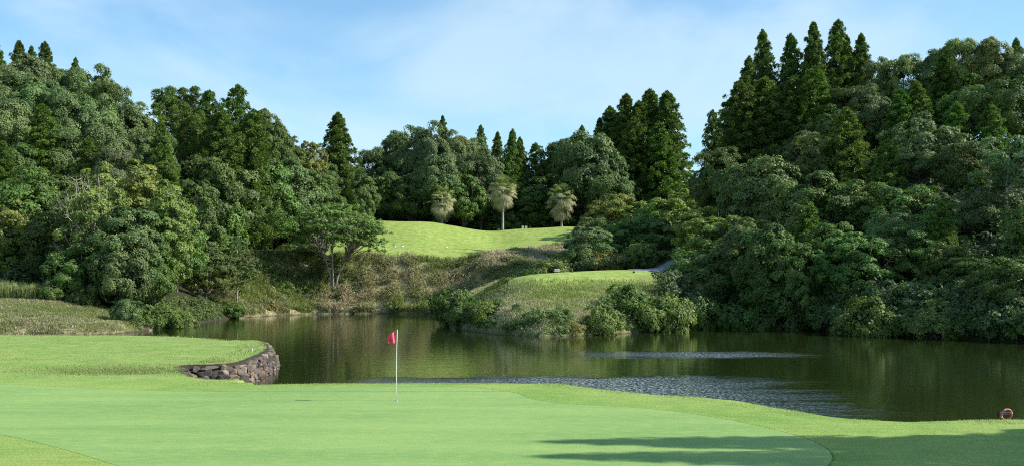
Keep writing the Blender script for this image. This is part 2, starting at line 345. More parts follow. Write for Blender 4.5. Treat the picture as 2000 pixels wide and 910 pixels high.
for yv in np.arange(GREEN[:, 1].min()+.02, GREEN[:, 1].max()-.02, 0.12):
    xs = []
    for i in range(len(GREEN)):
        a, b = GREEN[i], GREEN[(i+1) % len(GREEN)]
        if (a[1] > yv) != (b[1] > yv): xs.append(a[0]+(b[0]-a[0])*(yv-a[1])/(b[1]-a[1]))
    xs.sort(); rows.append((yv, xs))
V = []; Fq = []
def strip(rws):
    NX = 180; base = len(V)
    for yv, (xl, xr) in rws:
        for xx in np.linspace(xl, xr, NX): V.append((xx, yv))
    for i in range(len(rws)-1):
        for j in range(NX-1):
            a = base+i*NX+j; Fq.append((a, a+1, a+1+NX, a+NX))
cur = {}
allr = [(y, xs) for y, xs in rows]
# one strip through the widest span of each row, side lobes as strips of their own
main = [(y, (xs[0], xs[1]) if len(xs) == 2 else max([(xs[i], xs[i+1]) for i in range(0, len(xs)-1, 2)], key=lambda s: s[1]-s[0])) for y, xs in allr]
strip(main)
rest = [(y, s) for y, xs in allr for s in [(xs[i], xs[i+1]) for i in range(0, len(xs)-1, 2)] if len(xs) > 2 and s != dict(main)[y]]
rest.sort(key=lambda r: (r[1][0] > -5, r[0]))
seg = []
for r in rest:
    if seg and (abs(r[0]-seg[-1][0]) > 0.2 or abs(r[1][0]-seg[-1][1][0]) > 6): strip(seg) if len(seg) > 1 else None; seg = []
    seg.append(r)
if len(seg) > 1: strip(seg)
V = np.array(V); Vz = zf(V[:, 0], V[:, 1])+0.004
def b_green(nn, t):
    g = nn('ShaderNodeNewGeometry'); P = g.outputs['Position']
    s1 = noise(nn, nn('ShaderNodeMapping', {0: P, 3: (0.16, 0.6, 1), 2: (0, 0, 0.25)}).outputs[0], 1.0, 5, 0.6)
    s2 = noise(nn, nn('ShaderNodeMapping', {0: P, 3: (2.2, 4, 1)}).outputs[0], 1.0, 4, 0.7); f = noise(nn, P, 30, 3, 0.7)
    c = mixc(nn, mrange(nn, s1, 0.25, 0.75), c4(0.153, 0.279, 0.073), c4(0.233, 0.353, 0.100))
    c = mixc(nn, mrange(nn, s2, 0.45, 0.65, 0, .35), c, c4(0.32, 0.41, 0.115))
    k = mrange(nn, f, 0.3, 0.7, 0.74, 1.18)
    c = nn('ShaderNodeVectorMath', {0: c, 3: k}, operation='SCALE').outputs[0]
    bp = nn('ShaderNodeBump', {'Strength': 0.5, 'Distance': 0.008, 'Height': f})
    return nn('ShaderNodeBsdfPrincipled', {'Base Color': c, 'Roughness': 0.8, 'Specular IOR Level': 0.25, 'Normal': bp.outputs[0]}).outputs[0]
link('putting_green', mesh_np('putting_green', np.column_stack([V, Vz]), Fq, 4, smooth=True), mat('putting_green', b_green), kind='structure')

# ---------------------------------------------------------------- cart path
cl = catmull([P2(1266, 118.5), P2(1281, 122), P2(1296, 127), P2(1320, 133), P2(1350, 141), P2(1400, 150)], 8)[:40]
V = []; Fq = []
for i, p in enumerate(cl):
    d = cl[min(i+1, len(cl)-1)]-cl[max(i-1, 0)]; d /= np.linalg.norm(d); n = np.array([d[1], -d[0]])
    for k in np.linspace(-1.9, 1.9, 9): V.append(p+n*k)
for i in range(len(cl)-1):
    for j in range(8): a = i*9+j; Fq.append((a, a+1, a+10, a+9))
V = np.array(V)
link('cart_path', mesh_np('cart_path', np.column_stack([V, zf(V[:, 0], V[:, 1])+0.07]), Fq, 4), simple('asphalt', (0.23, 0.24, 0.29), 0.75, 0.15, 3), kind='structure')

# ---------------------------------------------------------------- grass blades
def blades(name, px, py_, n_per, hgt, wid, droop, dryp, rng, label=None, zoff=0.0, tintb=0.5, comb=0.0):
    n = len(px); z = zf(px, py_)
    a = np.where(rng.uniform(0, 1, n) < comb, -math.pi/2+rng.normal(0, .7, n), rng.uniform(0, 2*math.pi, n)); h = hgt*rng.uniform(0.55, 1.3, n); w = wid*rng.uniform(0.6, 1.3, n)
    dx, dy = np.cos(a), np.sin(a); ln = droop*rng.uniform(0.2, 1.2, n)
    wa = a+math.pi/2+rng.uniform(-.6, .6, n); wx, wy = np.cos(wa)*w/2, np.sin(wa)*w/2
    b = np.stack([px, py_, z+zoff-0.02], -1)
    m = b+np.stack([dx*ln*h*.35, dy*ln*h*.35, h*.72], -1)
    tp = b+np.stack([dx*ln*h, dy*ln*h, h*(1-.35*ln)], -1)
    w3 = np.stack([wx, wy, 0*wx], -1)
    V = np.stack([b-w3, b+w3, m+w3*.8, m-w3*.8, tp], 1).reshape(-1, 3)
    i = np.arange(n)[:, None]*5
    q = i+np.array([[0, 1, 2, 3]]); t = i+np.array([[3, 2, 4, 4]])
    # degenerate quads are avoided: the tip is a narrow quad
    V = np.stack([b-w3, b+w3, m+w3*.8, m-w3*.8, tp+w3*.15, tp-w3*.15], 1).reshape(-1, 3)
    i = np.arange(n)[:, None]*6
    Fb = np.concatenate([i+np.array([[0, 1, 2, 3]]), i+np.array([[3, 2, 4, 5]])], 1).reshape(-1, 4)
    tint = np.clip(rng.normal(tintb, 0.28, n), 0, 1); dr = np.asarray(dryp)+0*tint; dr = np.clip(dr+rng.normal(0, .16, n), 0, 1)
    return link(name, mesh_np(name, V, Fb, 4, {'tint': ('FACE', np.repeat(tint, 2)), 'dry': ('FACE', np.repeat(dr, 2))}), M_blade, kind='stuff')
def scatter_poly(poly, n, rng, keep=None):
    lo, hi = poly.min(0), poly.max(0); lo[0] = max(lo[0], X(-60, hi[1])); R = []
    c = 0
    while c < n:
        x = rng.uniform(lo[0], hi[0], n); y = rng.uniform(lo[1], hi[1], n)
        m = inside(x, y, poly)&(sdp(x, y, LAKE) > 0.15)&(np.abs(X(1000, 1)*0+x/y*F) < 1080)
        if keep is not None: m &= keep(x, y, rng)
        R.append(np.stack([x[m], y[m]], -1)); c += m.sum()
        if m.sum() < 5: break
    R = np.concatenate(R)[:n]; return R[:, 0], R[:, 1]
rg = np.random.RandomState(7)
# long dry grass combed down the mid bank, in clumps
x, y = scatter_poly(DRYM, 80000, rg, lambda x, y, r: r.uniform(0, 1, len(x)) < 0.45+1.5*vnoise(x, y, 2.3, 21)+.5*vnoise(x, y, 6, 22))
dp = 0.40+0.9*vnoise(x, y, 0.7, 23)-0.25*(1-sstep(600, 690, x/y*F+1000))
blades('dry_bank_grass', x, y, 1, 0.95, 0.075, 1.35, np.clip(dp, 0.05, 1), rg, tintb=0.72, comb=.55)
x, y = scatter_poly(DRYL, 60000, rg, lambda x, y, r: r.uniform(0, 1, len(x)) < 0.5+0.8*vnoise(x, y, 2.2, 25))
blades('straw_bank_grass', x, y, 1, 0.32, 0.04, 1.25, np.clip(0.34+0.7*vnoise(x, y, .5, 27), 0.05, 1), rg, tintb=0.72, comb=.4)
x, y = scatter_poly(PEN, 45000, rg, lambda x, y, r: r.uniform(0, 1, len(x)) < (1.15-sstep(3.4, 5.1, z_land(x, y))*1.4)*(0.55+0.6*vnoise(x, y, 2.2, 29)))
blades('promontory_grass', x, y, 1, 0.32, 0.04, 1.1, np.clip(0.05+0.5*(1-sstep(1.5, 4.4, z_land(x, y)))+0.45*vnoise(x, y, .8, 31), 0, 1), rg, tintb=0.78, comb=.4)
# rough along the crests of the near ground and on the lobe
def along(poly, n, w0, w1, rng, closed=False):
    k = len(poly); sl = np.array([np.linalg.norm(poly[(i+1) % k]-poly[i]) for i in range(k if closed else k-1)])
    i = rng.choice(len(sl), n, p=sl/sl.sum()); t = rng.uniform(0, 1, n)[:, None]
    p = poly[i]*(1-t)+poly[(i+1) % k]*t; d = poly[(i+1) % k]-poly[i]; d = d/np.linalg.norm(d, axis=1)[:, None]
    nrm = np.stack([d[:, 1], -d[:, 0]], -1); return p+nrm*rng.uniform(w0, w1, n)[:, None]
NB = np.array([q for q in near_w if -22 < q[0] < 22]+[P2(430, 41.8)])
q = along(NB, 70000, -2.8, 2.8, rg); m = (sdp(q[:, 0], q[:, 1], LAKE) > 0.25)&(sdp(q[:, 0], q[:, 1], GREEN) > 0.1)
q = q[m]; q = q[rg.uniform(0, 1, len(q)) < 0.35+0.7*vnoise(q[:, 0], q[:, 1], 1.6, 33)]
blades('crest_rough_grass', q[:, 0], q[:, 1], 1, 0.06, 0.012, 0.9, 0.12, rg, tintb=0.75)
LB = np.array(wallp[1:]+back[:-1])
q = along(LB, 26000, -2.2, 2.2, rg); m = (sdp(q[:, 0], q[:, 1], LAKE) > 0.5); q = q[m]; q = q[rg.uniform(0, 1, len(q)) < 0.3+0.9*vnoise(q[:, 0], q[:, 1], 1.2, 35)]
blades('lobe_edge_grass', q[:, 0], q[:, 1], 1, 0.13, 0.018, 0.8, 0.1, rg, tintb=0.7)
def gauss(cx, cy, sx, sy, n): return rg.normal(cx, sx, n), rg.normal(cy, sy, n)
x, y = gauss(-16.6, 46.6, 1.9, 1.3, 22000); m = sdp(x, y, LAKE) > 0.4
blades('hollow_rough_grass', x[m], y[m], 1, 0.06, 0.016, 0.9, 0.05, rg, tintb=0.45)
q = along(GREEN, 90000, -0.05, 0.02, rg, True); q = q[(q[:, 1] < 42)&((q[:, 1] > 31)|(q[:, 0] > 0))&(np.abs(q[:, 0]/q[:, 1]*F) < 1060)]
blades('collar_edge_grass', q[:, 0], q[:, 1], 1, 0.026, 0.009, 0.9, 0.0, rg, tintb=0.05)
# broad short turf blades over the near rough
x = rg.uniform(-17, 17, 330000); y = rg.uniform(21.5, 40, 330000)
m = (sdp(x, y, GREEN) > -0.04)&(sdp(x, y, LAKE) > 0.8)&(np.abs(x/y*F) < 1040); x, y = x[m], y[m]
blades('fringe_grass', x, y, 1, 0.024, 0.010, 1.0, 0.12, rg, tintb=0.8)
x, y = scatter_poly(LOBE, 110000, rg, lambda x, y, r: (r.uniform(40.5, 46, len(x)) < y)&(sdp(x, y, LAKE) > 0.5)&(r.uniform(0, 1, len(x)) < 0.5+0.8*vnoise(x, y, 1.5, 37)))
blades('lobe_turf_grass', x, y, 1, 0.035, 0.02, 1.1, np.clip(0.2+0.4*vnoise(x, y, .6, 39), 0, 1), rg, tintb=0.75)
# ---------------------------------------------------------------- foliage
def unit(v): return v/(np.linalg.norm(v, axis=-1, keepdims=True)+1e-9)
def leafset(Cn, R, Out, n, L, Wd, rng, up=0.35, spread=0.75, flat=1.0, narrow=False, shell=(0.55, 1.08), tint0=None):
    """n leaves round every tuft: Cn centres, R radii, Out the way out of the crown"""
    k = len(Cn); o = np.repeat(Out, n, 0); c = np.repeat(Cn, n, 0); r = np.repeat(R, n)
    d = unit(rng.normal(0, 1, (k*n, 3))*spread+o+np.array([0, 0, up]))
    p = c+d*(r*rng.uniform(shell[0], shell[1], k*n))[:, None]*np.array([1, 1, flat])
    nm = unit(d+o*.4+rng.normal(0, 0.42, (k*n, 3)))
    if narrow: a = unit(d*0.9+rng.normal(0, 0.6, (k*n, 3)))
    else: a = unit(np.cross(nm, rng.normal(0, 1, (k*n, 3)))+np.array([0, 0, -0.25]))
    b = unit(np.cross(nm, a)); s = rng.uniform(0.6, 1.3, k*n)[:, None]
    V = np.stack([p, p+a*L*.5*s+b*Wd*.5*s, p+a*L*s, p+a*L*.5*s-b*Wd*.5*s], 1).reshape(-1, 3)
    t = np.clip(np.repeat(rng.uniform(0.2, 0.8, k) if tint0 is None else tint0, n)+rng.normal(0, 0.2, k*n), 0, 1)
    return V, t
def leaf_mesh(name, parts):
    V = np.concatenate([p[0] for p in parts]); t = np.concatenate([p[1] for p in parts])
    return mesh_np(name, V, np.arange(len(V)).reshape(-1, 4), 4, {'tint': ('FACE', t)})
def limbs_mesh(name, trunk, tr, limbs, n=7):
    m = MB(); m.tube(trunk, tr, n)
    for pts, rad in limbs: m.tube(pts, rad, 5)
    return m.mesh(name, smooth=True)
PR = {}
def curve_to(a, b, rng, sag=0.6, wob=0.25):
    a, b = np.array(a, float), np.array(b, float); m = a*.5+b*.5+np.array([0, 0, -sag])+rng.normal(0, wob, 3)
    return [a, a*.6+m*.4, m, b*.6+m*.4, b]
def broad(key, seed, H=12, Wd=9.5, low=0.2, nl=36, lr=(1.15, 2.0), sub=16, nlf=50, L=.30, lw=.17, flat=1.0, up=.35, hole=0.0, offc=0.5, bare=0):
    rng = np.random.RandomState(seed); zc = H*(low+1)/2; hz = H*(1-low)/2
    dirs = []
    while len(dirs) < nl:
        d = unit(rng.normal(0, 1, 3))
        if d[2] < -0.75 or rng.uniform() < hole*(d[2] < .3): continue
        if all(np.dot(d, e) < 1-0.55/nl**0.9*4 for e in dirs) or rng.uniform() < .06: dirs.append(d)
    D = np.array(dirs); rr = rng.uniform(0.62, 1.05, nl)
    lrad = rng.uniform(lr[0], lr[1], nl)
    lc = D*rr[:, None]*np.array([Wd/2, Wd/2, hz])*(1-np.mean(lr)/(Wd/2)*0.62)
    lc += unit(rng.normal(0, 1, (nl, 3)))*offc; lc[:, 2] += zc
    parts = []
    for i in range(nl):
        sd = unit(rng.normal(0, 1, (sub, 3))*0.85+D[i]+np.array([0, 0, .35])); sr = lrad[i]*rng.uniform(.34, .55, sub)
        sc = lc[i]+sd*(lrad[i]*.72)*np.array([1, 1, flat]); lt = rng.uniform(.25, .75)
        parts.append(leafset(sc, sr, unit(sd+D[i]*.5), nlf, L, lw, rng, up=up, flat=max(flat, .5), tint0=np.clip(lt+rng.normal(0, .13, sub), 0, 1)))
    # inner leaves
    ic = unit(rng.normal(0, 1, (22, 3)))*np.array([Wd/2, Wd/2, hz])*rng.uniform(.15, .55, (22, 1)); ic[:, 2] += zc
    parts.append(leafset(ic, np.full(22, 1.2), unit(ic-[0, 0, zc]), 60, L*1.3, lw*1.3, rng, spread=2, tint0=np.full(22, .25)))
    fork = np.array([rng.normal(0, .2), rng.normal(0, .2), H*(low+.12)])
    tr = [np.array([0, 0, -H*.8]), np.array([0.05, 0.02, 0.6]), fork, np.array([fork[0]*1.5, fork[1]*1.5, H*.62]), np.array([0, 0, H*.82])]
    lb = []
    for i in rng.choice(nl, min(15, nl), replace=False):
        st = fork*(1-.0)+np.array([0, 0, rng.uniform(-.3, .25)*H*.3]); lb.append((curve_to(st, lc[i], rng), [.13, .11, .085, .06, .03]))
    for i in range(bare):
        d = unit(rng.normal(0, 1, 3)*np.array([1, 1, .4])+np.array([0, 0, .7])); e = np.array([0, 0, zc])+d*np.array([Wd/2, Wd/2, hz])*1.04
        pth = curve_to(fork+[0, 0, rng.uniform(0, 2.5)], e, rng, .4, .5); lb.append((pth, [.08, .065, .05, .035, .015]))
        for j in range(3): q = pth[3]+(pth[4]-pth[3])*rng.uniform(0, .8); lb.append(([q, q+unit(d+rng.normal(0, .7, 3))*rng.uniform(.6, 1.3)], [.03, .01]))
    PR[key] = (leaf_mesh('crown_'+key, parts), limbs_mesh('trunk_'+key, tr, [.30, .25, .2, .14, .05], lb), H, Wd)
def sugi(key, seed, H=20, Wd=6.2, low=.08, nb=74, power=.8, tuft=(.32, .62), nlf=62, L=.34, lw=.10, gap=0.0, bulge=.0):
    rng = np.random.RandomState(seed); Cn = []; R = []; O = []; T = []; lb = []
    for i in range(nb):
        t = (i+.5)/nb; zz = H*(low+(1-low)*t**1.0)*.985
        if rng.uniform() < gap and t < .9: continue
        env = Wd/2*min(1, (t*9+.35))*(1-t)**power*(1+bulge*math.sin(t*9+seed))+.08
        for m_ in range(3 if t < .85 else 2):
            a = i*2.399+m_*2.1+rng.normal(0, .3); r = env*rng.uniform(.78, 1.08); dv = np.array([math.cos(a), math.sin(a), 0]); bt = rng.uniform(.2, .8)
            nt_ = 4 if t < .7 else 3
            for j in range(nt_):
                f = .45+.6*j/(nt_-1) if nt_ > 1 else 1
                p = dv*r*f+np.array([0, 0, zz-.14*r*f+.34*max(0, f-.7)*r])+rng.normal(0, .16, 3)*min(1, r)
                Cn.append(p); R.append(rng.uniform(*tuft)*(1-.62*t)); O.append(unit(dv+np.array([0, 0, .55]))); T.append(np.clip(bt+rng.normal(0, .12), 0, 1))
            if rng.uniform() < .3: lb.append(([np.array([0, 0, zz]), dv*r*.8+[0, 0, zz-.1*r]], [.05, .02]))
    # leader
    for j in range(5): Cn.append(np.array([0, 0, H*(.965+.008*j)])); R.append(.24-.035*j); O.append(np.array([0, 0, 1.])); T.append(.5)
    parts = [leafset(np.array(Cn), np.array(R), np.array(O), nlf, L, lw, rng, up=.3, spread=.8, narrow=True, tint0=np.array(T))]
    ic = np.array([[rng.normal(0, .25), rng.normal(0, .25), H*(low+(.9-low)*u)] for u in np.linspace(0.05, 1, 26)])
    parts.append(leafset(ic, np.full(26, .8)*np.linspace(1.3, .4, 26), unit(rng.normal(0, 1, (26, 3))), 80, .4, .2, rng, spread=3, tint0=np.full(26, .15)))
    tr = [np.array([0, 0, -H*.5]), np.array([0, 0, H*.3]), np.array([0, 0, H*.7]), np.array([0, 0, H*.985])]
    PR[key] = (leaf_mesh('crown_'+key, parts), limbs_mesh('trunk_'+key, tr, [.32, .26, .15, .03], lb[:40]), H, Wd)
def tallceder(key, seed, H=20, Wd=6.0):
    rng = np.random.RandomState(seed); Cn = []; R = []; O = []; T = []; lb = []
    for i in range(30):
        t = .36+.64*(i+.5)/30; zz = H*t; r = Wd/2*(1-t)**.38*rng.uniform(.35, 1)*1.25
        a = i*2.399+rng.normal(0, .4); c = np.array([math.cos(a)*r, math.sin(a)*r, zz]); bt = rng.uniform(.2, .8); rad = rng.uniform(.75, 1.15)*(1.25-.5*t)
        for j in range(14):
            d = unit(rng.normal(0, 1, 3)+[0, 0, .3]); Cn.append(c+d*rad*np.array([.85, .85, .55])); R.append(rng.uniform(.28, .48)); O.append(unit(d+[0, 0, .2])); T.append(np.clip(bt+rng.normal(0, .12), 0, 1))
        lb.append(([np.array([0, 0, zz-.5]), c*[.5, .5, 1]-[0, 0, .2], c], [.07, .05, .02]))
    parts = [leafset(np.array(Cn), np.array(R), np.array(O), 50, .32, .10, rng, narrow=True, tint0=np.array(T))]
    tr = [np.array([0, 0, -H*.5]), np.array([.05, 0, H*.3]), np.array([-.05, 0.05, H*.7]), np.array([0, 0, H*.97])]
    PR[key] = (leaf_mesh('crown_'+key, parts), limbs_mesh('trunk_'+key, tr, [.27, .22, .14, .03], lb), H, Wd)
for i in range(3): broad('B%d' % i, 40+i, L=(.25, .31, .36)[i], lw=(.14, .17, .2)[i], nlf=(66, 48, 42)[i], bare=i)
for i in range(3): broad('BT%d' % i, 140+i, H=17, low=.12, nl=56, L=(.25, .3, .34)[i], bare=i)
for i in range(2): broad('DT%d' % i, 150+i, H=16, nl=52, lr=(1.2, 2.0), flat=.8, sub=15, nlf=42, L=.36, lw=.2, up=.45, low=.05)
for i in range(2): broad('OT%d' % i, 160+i, H=16, nl=60, lr=(.95, 1.6), flat=.65, sub=12, nlf=40, L=.34, lw=.16, up=.7, hole=.15, low=.05, bare=5)
broad('B5', 46, nl=48, lr=(.95, 1.5), sub=14, nlf=44)
for i in range(3): broad('O%d' % i, 60+i, nl=44, lr=(.95, 1.6), flat=.6, sub=13, nlf=40, L=.34, lw=.16, up=.55, hole=.2, low=.02, bare=4)
for i in range(3): broad('D%d' % i, 70+i, nl=34, lr=(1.2, 2.1), flat=.85, sub=15, nlf=42, L=.36, lw=.2, up=.5, low=-.02)
broad('N0', 80, nl=40, lr=(.8, 1.4), flat=.6, sub=12, nlf=30, hole=.2, low=.1, bare=26)
broad('V0', 81, H=14, Wd=9, low=.42, nl=26, lr=(1.1, 1.7), flat=.6, sub=15, nlf=44, hole=.5, bare=7)
for i in range(3): sugi('S%d' % i, 90+i, Wd=7.6, nb=88, power=(.64, .74, .58)[i], bulge=(.03, .02, .05)[i])
sugi('S3', 94, Wd=7.4, nb=84, power=.5, bulge=.15, tuft=(.36, .66), gap=.05)
sugi('S4', 95, Wd=6.6, power=.6, nb=100, tuft=(.28, .5), nlf=60)
for i in range(3): tallceder('T%d' % i, 100+i)
for i in range(3): broad('K%d' % i, 110+i, H=2.6, Wd=3.6, low=-.12, nl=18, lr=(.45, .8), sub=10, nlf=46, L=.19, lw=.09, up=.5, offc=.15)
CO = dict(g=(.112, .174, .068), d=(.080, .130, .034), o=(.155, .205, .058), y=(.18, .235, .055), c=(.084, .145, .028), b=(.118, .175, .074), k=(.100, .176, .044), e=(.098, .165, .034), a=(.18, .17, .05))
BK = dict(g=(.16, .13, .10), w=(.42, .38, .32), c=(.17, .10, .07))
KW = dict(B=['B0', 'B1', 'B2', 'B5'], O=['O0', 'O1', 'O2'], D=['D0', 'D1', 'D2'], N=['N0'], V=['V0'], S=['S0', 'S1', 'S2'], R=['S3'], Q=['S4'], T=['T0', 'T1', 'T2'], K=['K0', 'K1', 'K2'])
NAMES = dict(B='broadleaf_tree', O='layered_tree', D='broadleaf_tree', N='twiggy_tree', V='pale_tree', S='cedar_tree', R='cedar_tree', Q='cypress_tree', T='tall_cedar_tree', K='shrub')
CATS = dict(B='tree', O='tree', D='tree', N='tree', V='tree', S='conifer', R='conifer', Q='conifer', T='conifer', K='shrub')
tc_ = [0]
def place(kind, x, y, z, h, w, colk, label, group, seed=None):
    tc_[0] += 1; i = tc_[0] if seed is None else seed; rr = random.Random(i*7919+13)
    kl = KW[kind]
    if h/w > 1.5 and kind in 'BDO': kl = dict(B=['BT0', 'BT1', 'BT2'], D=['DT0', 'DT1'], O=['OT0', 'OT1'])[kind]
    key = kl[rr.randrange(len(kl))]; cm, tm, H, Wp = PR[key]
    r = link(NAMES[kind], None, loc=(x, y, z), label=label, cat=CATS[kind], group=group)
    if kind in 'SRQ': w *= 1.6 if kind == 'Q' else 1.3
    r.rotation_euler = (rr.uniform(-.04, .04), rr.uniform(-.04, .04), rr.uniform(0, 6.28)); sc = w/Wp; r.scale = (sc, sc, sc); hl = h/sc; kz = min(max(hl/H, .82), 1.22); dz = hl-H*kz
    b = CO[colk]; j = [1+rr.uniform(-.07, .07) for _ in range(3)]
    link('crown' if kind != 'K' else 'foliage', cm, M_leaf, parent=r, color=(b[0]*j[0], b[1]*j[1], b[2]*j[2], 1))
    link('trunk' if kind != 'K' else 'stems', tm, M_bark, parent=r, color=(*BK['w' if kind in 'NV' else ('c' if kind in 'SRQT' else 'g')], 1))
    for ch in r.children: ch.scale = (1, 1, kz); ch.location = (0, 0, dz)
    return r
def forest(lst, gname):
    for ln in lst.strip().split('\n'):
        if not ln.strip(): continue
        f, label = ln.split('|'); k, px, top, Y, wp, ck = f.split(); px, top, Y, wp = map(float, (px, top, Y, wp))
        if 'right wood' in gname and k in 'DO' and Y < 126:
            jr = random.Random(int(px*3+Y)); top += jr.uniform(-42, 34); wp *= jr.uniform(.72, 1.3); Y += jr.uniform(-1.5, 5.5)
        x = X(px, Y); z = z1(x, Y); h = Zp(top, Y)-z; w = wp/F*Y
        place(k, x, Y, z-.15, h, w, ck, label.strip(), '%s %s' % (dict(tree='broadleaf trees', conifer='conifers', shrub='shrubs')[CATS[k]], gname))
forest('''
S 3 80 172 62 c|dark conifer tip cut by the left picture edge at the skyline
S 40 80 176 70 c|leftmost of three conifer tips rising from the left skyline
S 67 88 180 44 c|small middle one of three conifer tips on the left skyline
S 90 84 174 58 c|rightmost of three conifer tips on the left skyline, pointed and free standing
S 140 112 176 36 c|tiny conifer spike poking over the camphor crowns right of the three tips
B 45 100 160 120 g|grey-green domed tree directly under the three conifer tips
B 100 118 166 110 d|dark domed tree right below the rightmost of the three conifer tips
B 170 122 165 120 g|domed tree on the falling left skyline, just right of the tiny spike
B 212 150 160 90 d|dark rounded skyline tree where the left ridge starts to drop steeply
S 205 138 168 34 c|slim conifer spike behind the dark rounded tree on the falling ridge
B 10 130 150 130 g|big grey-green tree at the left picture edge, a quarter down the wood
B 75 145 148 110 g|tree with shiny leaves below the conifer tips and dark gaps under it
B 130 165 146 115 g|broad cauliflower-shaped crown in the upper middle of the left wood
B 185 180 148 110 g|rounded crown just under the skyline dip of the left ridge
B 238 190 152 105 g|skyline tree at the foot of the steep ridge drop, left of the notch
B 275 200 156 80 o|small paler tree in the skyline notch between ridge and cedar row
B 20 195 138 140 g|huge bulging grey crown at the left edge, under the big edge tree
S 80 205 134 90 e|bright green conifer standing out among grey crowns near the left edge
B 125 235 136 110 g|lumpy grey crown right of the bright green conifer
B 205 235 138 120 g|wide grey crown in the heart of the left wood
B 262 245 142 110 g|grey crown with pale tips below the skyline notch
D 30 262 130 100 d|shadowed tree below the huge bulging crown at the left edge
S 172 268 128 100 e|squat bright green conifer in the middle of the left wood
S 8 275 126 70 e|bright conifer half cut by the left picture edge
B 225 275 128 90 b|small bluish round crown right of the squat bright conifer
B 300 250 136 90 g|dusty grey crown left of the yellow-green conifer flank
S 325 238 132 70 e|yellow-green conifer flank left of the bare cedar trunks
T 318 176 158 90 c|tufted cedar at the left end of the cedar row on the skyline
T 352 180 162 80 c|second tufted cedar of the skyline row, with a ragged flat top
T 384 177 160 80 c|third tufted cedar of the skyline row, dark top
R 410 176 156 86 c|rounded broad cedar in the middle of the skyline row
R 456 168 154 86 c|tallest cedar of the skyline row, with a stepped top
T 366 205 146 72 c|cedar with a long bare pale trunk showing under a tufted crown
T 384 222 144 60 c|slighter cedar with a bare trunk right of the long pale trunk
R 435 215 144 90 c|lit cedar below the tallest cedar of the row
R 490 215 148 84 c|cedar on the right shoulder of the tallest cedar
B 515 208 165 80 d|dark tree stepping down the skyline right of the cedar row
B 545 240 164 90 d|very dark round tree low on the descending skyline
O 578 262 168 70 o|light sprigged tree on the descending skyline
O 603 268 168 70 y|pale feathery tree at the right end of the left wood skyline
D 400 285 140 130 d|dim leafy tree under the bare cedar trunks
D 455 300 146 120 b|bluish leafy tree below the lit cedar
D 510 296 152 130 k|wide green tree filling the slope under the dark skyline trees
D 565 300 160 120 b|dense tree under the light sprigged skyline tree
O 615 320 165 90 k|soft green tree at the edge of the left wood beside the lone conifer
O 270 305 122 150 y|big sunlit yellow-green tree in the middle of the left wood
O 200 312 120 120 o|pale green crown joining the left side of the big sunlit tree
D 55 325 116 150 k|broad fern-like tree spreading below the bright edge conifer
D 120 322 120 130 k|leafy tree between the fern-like tree and the twiggy tree
N 185 338 109 150 o|twiggy half-bare tree with white branches in the left wood
O 320 345 114 120 o|sunlit drooping tree under the right side of the big sunlit tree
O 30 385 113 130 o|tree with bright leaf sprays at the left edge above the reed hedge
D 110 390 112 130 d|dark tree with hollow shade under it behind the left bank
D 250 385 106 140 g|dusty leafy tree right of the twiggy tree
O 375 335 130 110 k|slope tree with layered sprays above the two pond-side trees
D 430 362 140 110 k|green tree left of the vine-hung tree
D 485 372 152 110 k|vine-hung tree with glossy leaves above the shaded bank
D 545 365 160 120 d|dark glossy tree behind the flat-topped tree
O 600 380 163 90 k|green tree touching the left side of the flat-topped tree's crown
D 640 360 165 80 d|dark tree behind the crown of the flat-topped tree
D 165 465 105 130 k|low leafy tree with a pale crooked trunk on the left bank
D 235 455 104 110 g|grey leafy tree over the dark hollow left of the shoreline leaves
D 295 465 108 110 k|rounded tree over the dark trunks on the left shore
D 345 395 118 110 k|tree hanging over the left shore, taller neighbour of the rounded one
D 60 480 112 110 d|deeply shaded tree behind the reed hedge
D -30 420 112 150 k|tree cut by the left picture edge behind the reed hedge
O 402 470 124 100 d|dark spindle-shaped tree leaning over the pond's left corner
D 425 430 133 80 k|green tree between the spindle-shaped tree and the forked sapling
D -90 330 118 150 g|tree just outside the left edge of the wood
B -80 200 140 150 g|tree beyond the left edge, high on the ridge
''', 'of the left wood')
